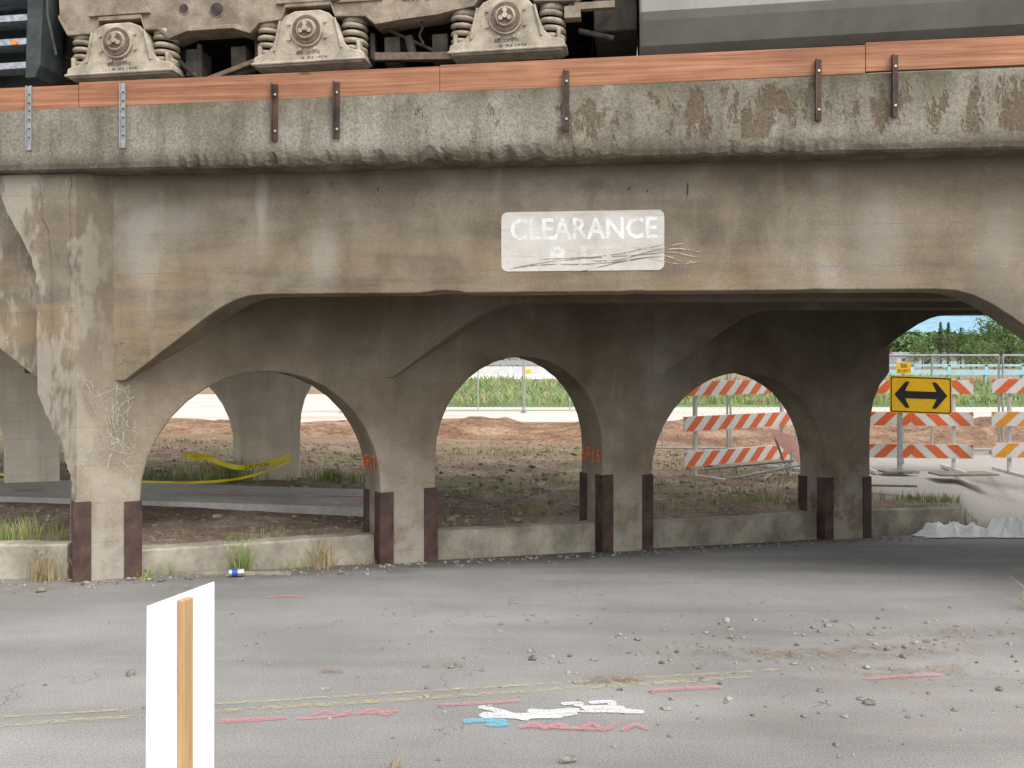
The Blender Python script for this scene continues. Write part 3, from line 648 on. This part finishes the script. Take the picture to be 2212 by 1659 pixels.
P=lambda x,y:((x-1106)*(3872/(y-770))/2151,3872/(y-770))
random.seed(21)
def scrib(x0,x1,y0,y1,n):
    return [P(x0+(x1-x0)*i/(n-1),(y0 if i%2 else y1)+U_(-2,2)) for i in range(n)]
paint('white_spray_mark',[([P(1035,1528),P(1085,1540),P(1125,1553),P(1145,1556)],.05),([P(1035,1547),P(1130,1549),P(1200,1546),P(1245,1540)],.08),([P(1140,1537),P(1180,1541),P(1235,1537),P(1330,1538),P(1392,1541)],.06),([P(1120,1556),P(1160,1551),P(1215,1552)],.05),([P(1212,1524),P(1250,1522),P(1245,1529)],.045),([P(1272,1522),P(1318,1519),P(1322,1527)],.045),([P(1255,1532),P(1300,1531),P(1350,1533)],.05)],'wht','white sprayed utility marks on the asphalt')
paint('pink_spray_mark',[([P(470,1560),P(540,1557),P(620,1552)],.05),([P(640,1555),P(700,1552),P(760,1545),P(860,1538)],.03),(scrib(675,760,1538,1548,4),.03),(scrib(780,860,1534,1545,4),.03),([P(945,1525),P(1040,1522),P(1130,1516)],.035),([P(1400,1495),P(1480,1490),P(1558,1487)],.05),([P(1872,1470),P(1950,1464),P(2035,1460)],.04),
 (scrib(1125,1230,1567,1577,5),.035),(scrib(1255,1330,1568,1580,4),.035),(scrib(1345,1400,1568,1582,3),.035),([P(1120,1572),P(1200,1576),P(1300,1580)],.03)],'pink','pink sprayed utility marks on the asphalt')
paint('blue_spray_mark',[([P(1000,1561),P(1040,1558),P(1095,1561)],.055),([P(1050,1567),P(1075,1569),P(1100,1566)],.045)],'blue','blue sprayed utility mark on the asphalt')
paint('orange_spray_mark',[([P(575,1292),P(620,1289),P(662,1291)],.05)],'pink','faint orange sprayed mark on the asphalt')
mb=MB(); pz=lambda a,b:(a,b,.12-.03*a+.062); stroke(mb,[(-3.45+i*.1,11.0+.01*math.sin(i*3)) for i in range(9)],.04,pz); stroke(mb,[(-2.2+i*.1,11.15) for i in range(7)],.04,pz); stroke(mb,[(-5.5+i*.1,10.9) for i in range(5)],.04,pz)
tag(mb.obj('orange_spray_mark',['oran'],recalc=False),'orange sprayed line on the footpath','road marking',kind='structure')

# ------------------------------------------------------------------ scatter
random.seed(31)
mb=MB()
def rk(x,y,r,m=0): mb.rock((x,y,gh(x,y)+r*.2),r,m)
for k in range(620):
    X=U_(-4,4.5);Y=U_(4.2,7.2)
    if R()<.35+.12*X: rk(X,Y,U_(.005,.015))
for k in range(170): 
    X=random.gauss(1.7,1.3);Y=U_(4.9,6.8); rk(X,Y,U_(.008,.026))
for k in range(480):
    s=U_(-1.6,9.5); p=PL(s,-abs(random.gauss(0,.28))-.02,0); 
    if s<0: p=Vector((U_(-5.2,-3.2),8.02-abs(random.gauss(0,.25)),0))
    rk(p.x,p.y,U_(.006,.026))
tag(mb.obj('gravel',['rock'],recalc=False),'loose grey stones scattered over the asphalt','gravel',kind='stuff')
mb=MB()
for k in range(5600):
    X=U_(-7,9);r=U_(.3,10);Y=yline(X)+r
    if 10.35<Y<11.85 and X<-.9: continue
    if X>4.5 and Y>12.7: continue
    if mn.noise(Vector((X*.6,Y*.6,9)))+U_(-.3,.3)>-.2: rk(X,Y,U_(.010,.036)*(1 if R()<.93 else 2.0))
tag(mb.obj('rubble',['rubble'],recalc=False),'brown soil clods and rubble over the dirt','rubble',kind='stuff')
for x,y,r in [(-2.15,5.62,.035),(.12,5.9,.03),(1.85,5.15,.03),(-3.6,7.6,.045),(.25,4.42,.04),(1.5,4.6,.022),(2.3,6.1,.03),(1.4,6.35,.032),(-.35,5.75,.028),(2.05,5.75,.028)]:
    mb=MB(); mb.rock((x,y,gh(x,y)+r*.35),r); tag(mb.obj('stone',['rock']),'fist-sized grey stone on the asphalt','stone','stones on the road')
mb=MB()
for cx,cy,rx,ry,n in [(1.5,6.0,.6,.16,1000),(2.3,6.1,.5,.14,700),(2.3,5.7,.35,.14,500),(.55,5.52,.18,.07,300),(-1.0,5.68,.1,.04,120),(2.9,6.5,.7,.18,700),(3.1,5.5,.4,.12,300),(-.3,5.8,.12,.05,90),(1.4,9.95,.5,.12,300),(5.9,13.0,.9,.25,1000)]:
    for k in range(n):
        x=cx+random.gauss(0,rx*.6);y=cy+random.gauss(0,ry*.6);z=gh(x,y)+U_(.006,.018);a=R()*6.28;l=U_(.02,.05);w=.0016
        if mn.noise(Vector((x*7,y*9,2)))<-.15: continue
        c,s=math.cos(a),math.sin(a); mb.add([(x-s*w,y+c*w,z),(x+s*w,y-c*w,z),(x+c*l,y+s*l,z+U_(-.004,.006))],[(0,1,2)])
tag(mb.obj('pine_needle_litter',['needle'],recalc=False),'brown pine needles drifted on the asphalt','litter',kind='stuff')
mb=MB()
def gp(cx,cy,rx,ry,n,h0,h1,w=.004,m=0,lean=.5):
    for k in range(n):
        x=cx+random.gauss(0,rx*.5);y=cy+random.gauss(0,ry*.5); mb.blade(x,y,gh(x,y),U_(h0,h1),w,m,lean)
for k in range(230):
    X=U_(-7.5,4.6);Y=U_(12.1,18)
    if mn.noise(Vector((X*.5,Y*.9,4)))>-.02: gp(X,Y,.5,.22,int(U_(10,34)),.03,.14,.006,int(R()<.2))
gp(-3.55,12.55,.35,.2,260,.12,.36,.006); gp(-2.25,12.7,.5,.2,160,.08,.22,.006); gp(-4.4,12.7,.8,.2,220,.06,.2,.006)
gp(-4.25,8.5,.5,.15,200,.08,.28,.004); gp(-4.6,8.9,.6,.3,180,.05,.2,.004); gp(-3.75,8.0,.15,.06,60,.1,.3,.004,1)
gp(5.6,13.3,.7,.25,320,.05,.16,.005); gp(3.0,12.6,.9,.3,260,.05,.14,.005); gp(1.9,11.8,.4,.2,60,.05,.15,.005)
gp(-.2,12.0,.9,.2,180,.05,.14,.004); gp(.2,11.2,.4,.2,60,.04,.12,.004)
for k in range(40):
    s=U_(.3,8); p=PL(s,U_(.3,.9),0); gp(p.x,p.y,.1,.08,9,.03,.12,.003,int(R()<.4))
for k in range(16):
    s=U_(.3,2.3); p=PL(s,U_(.0,.1),0); gp(p.x,p.y,.08,.03,9,.03,.14,.003,int(R()<.5))
tag(mb.obj('grass',['grass','dry'],recalc=False),'thin green and straw coloured grass on the dirt','grass',kind='stuff')
def weed(x,y,n,h0,h1,mat,label,rr=.1):
    mb=MB()
    for k in range(n):
        a=R()*6.28;q=rr*R(); mb.blade(x+q*math.cos(a),y+q*math.sin(a),gh(x,y)-.01,U_(h0,h1),.0035,0,.9)
        if k%3==0:
            xx,yy=x+q*math.cos(a)*1.6,y+q*math.sin(a)*1.6; zz=gh(x,y)+U_(.05,h1*.7); l=.012
            mb.add([(xx-l,yy,zz),(xx,yy-l,zz+.01),(xx+l,yy,zz+.015),(xx,yy+l,zz+.004)],[(0,1,2,3)])
    tag(mb.obj('weed_plant',[mat],recalc=False),label,'weed','weeds growing by the kerb wall')
w=PL(1.08,.05,0); weed(w.x,w.y,90,.15,.42,'grass','green grassy weed growing against the kerb wall')
w=PL(1.75,-.06,0); weed(w.x,w.y,110,.1,.42,'dry','dry straw coloured weed against the kerb wall',.13)
weed(-3.78,8.0,50,.1,.35,'dry','dry weed at the foot of the first column',.08)
weed(-2.95,8.05,35,.04,.13,'grass','small green weed at the foot of the first column',.1)
weed(3.72,7.0,60,.1,.4,'grass','leafy green weed at the road edge',.12)
weed(-.52,4.28,16,.03,.12,'dry','small dry grass tuft in the asphalt',.08)
e=empty('drink_can',(-2.27,8.2,.0),'crushed blue and silver drink can on the road edge','can')
mb=MB(); mb.cyl((-2.335,8.20,.016),(-2.215,8.235,.016),.031,14); mb.obj('can_body',['alu'],e,bevel=.004)
mb=MB(); mb.cyl((-2.31,8.2072,.016),(-2.265,8.2205,.016),.0322,14); mb.obj('can_band',['cblue'],e)
mb=MB(); mb.box(lambda a,b,c:Vector((-2.36+a,8.40+b-a*.03,c-.04)),-.5,.5,-.035,.035,-.01,.022); tag(mb.obj('plank',['wood'],bevel=.004),'old grey plank lying at the kerb wall foot','plank')
# foreground sign
e=empty('placard_sign',(-.845,2.56,0),'blank white placard on a wooden stake seen from its back','sign')
A=Vector((-.890,2.435,0));B=Vector((-.807,2.70,0)); bu=(B-A).normalized(); bn=Vector((bu.y,-bu.x,0))
def SG(a,w,z): p=A+bu*a+bn*w; return Vector((p.x,p.y,z))
L=(B-A).length
mb=MB(); 
mb.hexa([SG(-.006,0,.55),SG(L-.002,0,.55),SG(L-.002,-.004,.55),SG(-.006,-.004,.55),SG(0,0,1.189),SG(L,0,1.189),SG(L,-.004,1.189),SG(0,-.004,1.189)])
mb.obj('sign_board',['card'],e)
mb=MB(); mb.box(SG,.113,.153,.001,.021,0,1.177); mb.obj('stake',['stake'],e,bevel=.0015)
# tarps
def tarp(cx,cy,lx,ly,hh,sd,rot):
    mb=MB(); nx,ny=52,24; vs=[]
    for j in range(ny):
        for i in range(nx):
            a,b=i/(nx-1),j/(ny-1); p=(a-.5)*lx*(1+.2*mn.noise(Vector((b*4,sd,0)))); q=(b-.5)*ly*(1+.5*mn.noise(Vector((a*4,sd+3,0))))
            x=cx+p*math.cos(rot)-q*math.sin(rot); y=cy+p*math.sin(rot)+q*math.cos(rot)
            ed=min(a,1-a,b,1-b); rg=1-abs(mn.noise(Vector((x*4.2+sd,y*4,0))))*3.0; rg2=1-abs(mn.noise(Vector((x*8,y*8+sd,1))))*2.4
            vs.append((x,y,max(gh(x,y),hf(x,y))+.012+sstep(ed,0,.2)*hh*max(.08,.3+.5*rg+.3*rg2)))
    mb.add(vs,[(j*nx+i,j*nx+i+1,(j+1)*nx+i+1,(j+1)*nx+i) for j in range(ny-1) for i in range(nx-1)])
    tag(mb.obj('tarpaulin',['tarp'],smooth=True,recalc=False),'crumpled white tarpaulin lying on the road','tarpaulin','crumpled white tarpaulins')
tarp(5.45,12.3,.85,.45,.17,1,.1); tarp(6.35,12.35,1.0,.5,.23,7,.15)
# caution tape
mb=MB()
def ribbon(pts,w,mb,m=0,tw=0):
    vs=[];n=len(pts)
    for i,p in enumerate(pts):
        p=Vector(p); a=tw*math.sin(i*.7); vs+=[p+Vector((0,math.sin(a)*w/2,math.cos(a)*w/2)),p-Vector((0,math.sin(a)*w/2,math.cos(a)*w/2))]
    mb.add(vs,[(2*i,2*i+2,2*i+3,2*i+1) for i in range(n-1)],m)
def cr(pts,n=8):
    out=[];P_=[Vector(p) for p in pts]; P_=[P_[0]]+P_+[P_[-1]]
    for i in range(1,len(P_)-2):
        for k in range(n):
            t=k/n;a,b,c,d=P_[i-1:i+3]; out.append(.5*((2*b)+(-a+c)*t+(2*a-5*b+4*c-d)*t*t+(-a+3*b-3*c+d)*t**3))
    out.append(P_[-2]); return out
ribbon(cr([(-2.77,12.45,.56),(-3.0,12.33,.48),(-3.3,12.22,.44),(-3.5,12.25,.46),(-3.75,12.3,.54),(-3.95,12.3,.56),(-4.05,12.25,.60)]),.062,mb,0,.2)
ribbon(cr([(-2.77,12.43,.50),(-3.05,12.22,.38),(-3.4,12.02,.31),(-3.9,11.9,.29),(-4.5,11.9,.30),(-5.2,11.9,.29),(-6.5,12.0,.42)]),.034,mb,0,.5)
ribbon(cr([(-4.05,12.25,.60),(-3.85,12.3,.52),(-4.0,12.15,.60),(-3.7,12.25,.58)]),.035,mb,0,.9)
tape=mb.obj('caution_tape',['tape'],recalc=False,top='keep'); tag(tape,'yellow caution tape sagging around the rear column','tape')
mb=MB(); addtext(mb,'CAUTION',lambda a,b:(a,12.15+(a+3.25)*.25,.448+b+(a+3.24)*.12),-3.26,-2.98,-.024,.024,0,.01); mb.obj('tape_lettering',['sblk'],tape,recalc=False)

# ------------------------------------------------------------------ barricades
def clip(poly,L):
    for sgn,lim in((1,0.002),(-1,-(L-.002))):
        out=[]
        for i in range(len(poly)):
            a=poly[i];b=poly[(i+1)%len(poly)]; da=sgn*a[0]-lim; db=sgn*b[0]-lim
            if da>=0: out.append(a)
            if (da>=0)!=(db>=0):
                q=da/(da-db); out.append((a[0]+(b[0]-a[0])*q,a[1]+(b[1]-a[1])*q))
        poly=out
        if len(poly)<3: return None
    return poly
def barricade(p0,p1,cols,chev,label,z0=0.0,hts=(.18,.70,1.22),tilt=0):
    p0=Vector((p0[0],p0[1],z0));p1=Vector((p1[0],p1[1],z0)); L=(p1-p0).length; a=(p1-p0).normalized(); nn=Vector((a.y,-a.x,0))
    F=lambda x,w,z: Vector(((p0+a*x+nn*w).x,(p0+a*x+nn*w).y,z0+z))
    e=empty('barricade',p0+(p1-p0)*.5,label,'barricade','striped road barricades')
    H=.22
    for h,c in zip(hts,cols):
        mb=MB(); mb.box(F,0,L,0,.03,h,h+H,0); sw=.17
        halves=[(0,L/2,1),(L/2,L,-1)] if chev else [(0,L,1)]
        for xa,xb,s in halves:
            W=xb-xa; x=-H-.1
            while x<W:
                q=[(x,.003),(x+sw,.003),(x+sw+H,H-.003),(x+H,H-.003)]
                q=clip(q,W)
                if q:
                    if s<0: q=[(W-u,v) for u,v in q]
                    mb.add([F(xa+u,.034,h+v) for u,v in q],[tuple(range(len(q)))],1)
                x+=sw*2
        mb.obj('rail',['bwhite',c],e,recalc=False)
    for x in(.28,L-.28):
        mb=MB(); mb.box(F,x-.025,x+.025,-.06,-.005,0,hts[-1]+H+.02); mb.box(F,x-.025,x+.025,-.6,.55,.0,.05); mb.obj('leg',['post'],e,bevel=.004)
    return e
barricade((2.50,14.55),(4.55,16.0),('borange','borange','borange'),False,'weathered orange and white striped barricade with three rails',0)
barricade((5.35,15.8),(7.22,15.6),('borange','borange','borange'),True,'orange and white striped barricade behind the arrow sign',0,(.20,.71,1.21))
barricade((7.32,15.2),(9.2,15.1),('byel','byel','borange'),False,'striped barricade with amber lower rails',0,(.26,.74,1.24))
e=empty('arrow_sign',(6.0,15.25,0),'yellow sign with black double-headed arrow on a steel post','sign')
sx,sz,sw_,sh=6.26,1.21,.47,.285
ff=lambda a,b,w:Vector((sx+a,15.25-w-.03*a,sz+b-.035*a))
mb=MB(); mb.prism(rrect(-sw_,sw_,-sh,sh,.03),ff,0,.006); mb.obj('sign_panel',['syel'],e)
mb=MB(); ar=[(-.40,0),(-.23,.2),(-.17,.2),(-.24,.055),(.24,.055),(.17,.2),(.23,.2),(.40,0),(.23,-.2),(.17,-.2),(.24,-.055),(-.24,-.055),(-.17,-.2),(-.23,-.2)]
mb.prism(ar,ff,.007,.010); mb.obj('arrow',['sblk'],e)
mb=MB(); o=rrect(-sw_+.015,sw_-.015,-sh+.015,sh-.015,.03); i_=rrect(-sw_+.03,sw_-.03,-sh+.03,sh-.03,.025); n=len(o)
mb.add([ff(a,b,.009) for a,b in o]+[ff(a,b,.009) for a,b in i_],[(k,(k+1)%n,(k+1)%n+n,k+n) for k in range(n)])
mb.obj('border',['sblk'],e)
mb=MB(); mb.box(ID,5.93,5.99,15.27,15.33,0,1.5); mb.box(ID,5.7,6.25,15.27,15.32,0,.05); mb.obj('post',['fence'],e)
e=empty('security_sign',(6.3,15.9,0),'small yellow security notice wired to the fence','sign')
ff=lambda a,b,w:Vector((6.53+a,16.6-w,1.60+b))
mb=MB(); mb.prism([(-.12,-.09),(.12,-.09),(.12,.10),(-.12,.10)],ff,0,.005); mb.obj('sign_panel',['syel'],e)
mb=MB(); mb.box(ID,6.51,6.54,16.605,16.63,0,1.6); mb.obj('post',['fence'],e)
mb=MB(); addtext(mb,'SECURITY',lambda a,b:ff(a,b,.007),-.105,.105,-.065,-.015); addtext(mb,'808',lambda a,b:ff(a,b,.007),-.05,.05,.01,.08); mb.obj('lettering',['sblk'],e,recalc=False)
e=empty('fallen_sign',(4.3,14.9,0),'faded pink diamond road sign leaning on a barricade','sign')
mb=MB(); mb.prism([(3.85,.72),(4.22,.62),(4.45,.02),(4.02,.45)],lambda a,b,w:Vector((a,14.75+w+.3*b,b)),0,.012); mb.obj('sign_panel',['pinkp'],e)
for p,q in (((3.95,14.98,.6),(4.15,14.9,.0)),((4.22,14.96,.55),(4.1,14.7,.02))):
    mb=MB(); mb.cyl(p,q,.018,8); mb.obj('sign_leg',['fence'],e)
for a,b in [((2.9,15.0,.1),(4.1,14.5,.28)),((3.2,14.4,.04),(4.3,14.6,.22)),((3.6,14.3,.03),(4.3,15.1,.25))]:
    mb=MB(); mb.cyl(a,b,.018,8); tag(mb.obj('metal_pipe',['fence']),'loose grey metal pipe heaped by the barricade','pipe','loose metal pipes')
for (x,y,l,w,r,z) in [(6.8,15.0,.9,.4,.1,.02),(5.9,15.3,.5,.2,.2,.03),(5.2,13.7,.7,.08,-.15,.01)]:
    mb=MB(); c,s=math.cos(r),math.sin(r); mb.box(lambda a,b,q:Vector((x+a*c-b*s,y+a*s+b*c,z+q)),-l/2,l/2,-w/2,w/2,0,.025); tag(mb.obj('plank',['wood']),'loose weathered board lying on the pavement','plank','loose boards')
# ------------------------------------------------------------------ chain link fence
def fence(p0,p1,h,label,pitch=.075,z0=0.02,wr=.0022):
    p0=Vector((p0[0],p0[1],0));p1=Vector((p1[0],p1[1],0)); L=(p1-p0).length;a=(p1-p0).normalized()
    F=lambda x,z: p0+a*x+Vector((0,0,z0+z))
    e=empty('fence_panel',(p0+p1)/2,label,'fence','temporary chain-link fence panels')
    mb=MB(); 
    for q in((0,0,0,h),(L,0,L,h),(0,h,L,h),(0,.08,L,.08),(L/2,.08,L/2,h)): mb.cyl(F(q[0],q[1]),F(q[2],q[3]),.02,7)
    for x in(0,L): mb.box(lambda u,w,z:p0+a*(x+u)+Vector((a.y*w,-a.x*w,z)),-.05,.05,-.3,.3,0,.06)
    mb.obj('frame',['fence'],e)
    mb=MB(); n=int((L+h)/pitch)
    for k in range(n):
        x=k*pitch-h
        for s in(0,1):
            xa,xb=(x,x+h); za,zb=0.08,h
            if xa<0: za+= -xa*(h-.08)/h; xa=0
            if xb>L: zb-= (xb-L)*(h-.08)/h; xb=L
            if s: xa,xb=L-xa,L-xb
            A_,B_=F(xa,za),F(xb,zb); sd=a*wr
            mb.add([A_-sd,A_+sd,B_+sd,B_-sd],[(0,1,2,3)])
    mb.obj('wire_mesh',['fence'],e,recalc=False)
for i in range(6): fence((1.6+i*2.45,18.6-.15*i),(4.0+i*2.45,18.5-.15*i),1.8,'temporary chain-link fence panel across the dirt',.10)
for i in range(3): fence((-5.4+i*2.9,31.5),(-2.55+i*2.9,31.6),1.8,'temporary chain-link fence panel at the gravel lot',.14,0.02,.003)
mb=MB(); mb.prism([(-.10,-.07),(.10,-.07),(.10,.07),(-.10,.07)],lambda a,b,w:Vector((.5+a,31.4-w,1.32+b)),0,.01); 
tag(mb.obj('notice_sign',['syel']),'small yellow notice fixed to the far fence','sign')
# ------------------------------------------------------------------ far weeds, barrier, trees, houses, hills
random.seed(41)
mb=MB()
for k in range(12000):
    X=U_(-2.6,26);Y=U_(35.5,43); 
    dome=.15+.95*sstep(Y,35.5,41)*(.75+.5*mn.noise(Vector((X*.25,Y*.25,0))))
    z=dome*R()**.5; h=U_(.1,.35); w=U_(.02,.06); mb.blade(X,Y,z*.9,h,w,int(R()<.12),.8)
tag(mb.obj('weed_bank',['grass','dry'],recalc=False),'rough green weeds covering a low bank','weeds',kind='stuff')
mb=MB(); mb.add([(-3,35,0),(30,35,0),(30,41,.75),(-3,41,.75),(30,48,.5),(-3,48,.5)],[(0,1,2,3),(3,2,4,5)]); tag(mb.obj('weed_bank_earth',['leaf'],top='keep'),'low green earth bank behind the lot','bank',kind='structure')
mb=MB(); mb.prism([(-.25,0),(.25,0),(.1,.35),(.08,.95),(-.08,.95),(-.1,.35)],lambda a,b,w:Vector((w,75+a,b+.1)),-40,12); tag(mb.obj('concrete_barrier',['house']),'long pale concrete road barrier','barrier')
mb=MB(); mb.box(ID,-40,14,76.5,77,1.15,1.5); 
for i in range(18): mb.box(ID,-40+i*3,-39.8+i*3,76.6,76.9,0,1.2)
tag(mb.obj('guard_rail',['fence']),'grey steel guard rail along the far road','guard rail')
mb=MB(); mb.box(ID,25,48,70,70.6,.5,.85); mb.box(ID,25,48,70.1,70.3,1.1,1.25)
for i in range(8): mb.box(ID,25.5+i*2.6,25.7+i*2.6,70.1,70.4,0,1.2)
tag(mb.obj('teal_railing',['teal']),'pale teal metal railing beyond the weeds','railing')
def tree(x,y,h,kind,label):
    e=empty('pine_tree' if kind else 'deciduous_tree',(x,y,0),label,'tree','distant trees')
    mb=MB(); mb.cyl((x,y,0),(x,y,h*.85),h*.022,7,h*.006)
    for k in range(5):
        a=R()*6.28; mb.cyl((x,y,h*U_(.3,.6)),(x+math.cos(a)*h*.2,y+math.sin(a)*h*.2,h*U_(.6,.8)),h*.01,5,h*.003)
    mb.obj('trunk',['bark'],e)
    mb=MB()
    if kind:
        for k in range(900):
            q=R()**.8; rr=(1-q)*h*.22*U_(.3,1)*(1+.3*math.sin(q*40)); a=R()*6.28; z=h*(.1+.9*q); px,py=x+rr*math.cos(a),y+rr*math.sin(a); s=h*.03
            mb.add([(px+U_(-s,s),py+U_(-s,s),z+U_(-s,s)*.6) for _ in range(3)],[(0,1,2)])
    else:
        cl=[(x+U_(-.35,.35)*h,y+U_(-.25,.25)*h,h*U_(.25,.85),h*U_(.12,.22)) for _ in range(14)]
        for k in range(1600):
            c=random.choice(cl); d=Vector((random.gauss(0,1),random.gauss(0,1),random.gauss(0,.8))).normalized()*c[3]*U_(.6,1.05); s=h*.03
            mb.add([(c[0]+d.x+U_(-s,s),c[1]+d.y+U_(-s,s),c[2]+d.z+U_(-s,s)) for _ in range(3)],[(0,1,2)])
    mb.obj('crown',['fir' if kind else 'leaf'],e,recalc=False)
for x,y,h,k in [(70,150,6.2,0),(74.5,150,10.5,1),(76.5,152,10,0),(66.5,152,6.0,0),(63,130,4.4,0),(69,153,6.2,1),(79,150,10,0),(61,148,5.0,0),(64,146,6.8,1),(84,160,9,0),(59,128,3.6,0),(67,129,4.4,0),(65,151,7.0,1),(73,148,8.5,0)]:
    tree(x,y,h,k,('tall dark conifer' if k else 'rounded leafy tree')+' standing beyond the houses')
mb=MB()
for k in range(14000):
    if k%2: X=U_(55,110)
    else: X=U_(-160,190)
    Y=U_(175,190); h=5.8+2.0*mn.noise(Vector((X*.08,0,0)))+1.6*mn.noise(Vector((X*.35,1,0))); z=h*R()**.6; s=U_(.5,1.1)
    if X<40: z*=.42
    mb.add([(X+U_(-s,s),Y+U_(-s,s),z+U_(-s,s)*.7) for _ in range(3)],[(0,1,2)])
tag(mb.obj('distant_wood',['leaf'],recalc=False),'far-off line of green trees on the horizon','wood',kind='stuff')
for x,y,w in [(60,150,4.0),(71,160,3.5)]:
    e=empty('mobile_home',(x,y,0),'low white mobile home with grey roof','house','distant white homes')
    mb=MB(); mb.box(ID,x-w/2,x+w/2,y,y+4,0,1.9); mb.obj('wall',['house'],e)
    mb=MB(); mb.prism([(y-.3,1.9),(y+4.3,1.9),(y+2,2.45)],lambda a,b,q:Vector((q,a,b)),x-w/2-.2,x+w/2+.2); mb.obj('roof',['roof'],e)
    for q in(-.25,.2):
        mb=MB(); mb.box(ID,x+q*w-.3,x+q*w+.3,y-.03,y-.005,1.1,1.5); mb.obj('window',['glass'],e)
mb=MB(); n=160; vs=[]
for i in range(n+1):
    X=-3500+7000*i/n; h=75+85*math.exp(-((X-1560)/380)**2)+14*mn.noise(Vector((X*.004,0,0)))+40*math.exp(-((X-2200)/500)**2)
    if X<800: h*=.35+.65*sstep(X,200,1100)
    vs+=[(X,3000,-5),(X,3100,h*.6),(X,3300,h)]
mb.add(vs,[(i*3+q,(i+1)*3+q,(i+1)*3+q+1,i*3+q+1) for i in range(n) for q in range(2)])
tag(mb.obj('hills',['hills'],top='keep',smooth=True,recalc=False),'hazy blue hills on the horizon','hills',kind='structure')

# ------------------------------------------------------------------ world, sun, camera
w=bpy.data.worlds.new('World'); SC.world=w; w.use_nodes=True; nt=w.node_tree
bg=nt.nodes['Background']; sky=nt.nodes.new('ShaderNodeTexSky'); sky.sky_type='NISHITA'; sky.sun_disc=False
el=math.radians(54); S=Vector((.42,-.65,0)).normalized()
sky.sun_elevation=el; sky.sun_rotation=math.atan2(S.x,S.y); sky.dust_density=3.0; sky.air_density=1.2
hs=nt.nodes.new('ShaderNodeHueSaturation'); hs.inputs['Saturation'].default_value=.18
nt.links.new(sky.outputs[0],hs.inputs['Color']); nt.links.new(hs.outputs[0],bg.inputs[0]); bg.inputs[1].default_value=.29
sl=bpy.data.lights.new('sun','SUN'); sl.energy=1.5; sl.angle=math.radians(40); sl.color=(1,.97,.92)
so=bpy.data.objects.new('sun',sl); COL.objects.link(so)
sd=Vector((S.x*math.cos(el),S.y*math.cos(el),math.sin(el))); so.rotation_euler=sd.to_track_quat('Z','Y').to_euler(); so.location=(0,0,20)
SC.view_settings.view_transform='Standard'; SC.view_settings.look='None'; SC.view_settings.exposure=0
cd=bpy.data.cameras.new('camera'); cam=bpy.data.objects.new('camera',cd); COL.objects.link(cam)
cam.location=(0,0,1.8); cam.rotation_euler=(math.pi/2,0,0); cd.lens=35; cd.sensor_width=36; cd.shift_y=-.0269; cd.clip_start=.05; cd.clip_end=20000
SC.camera=cam
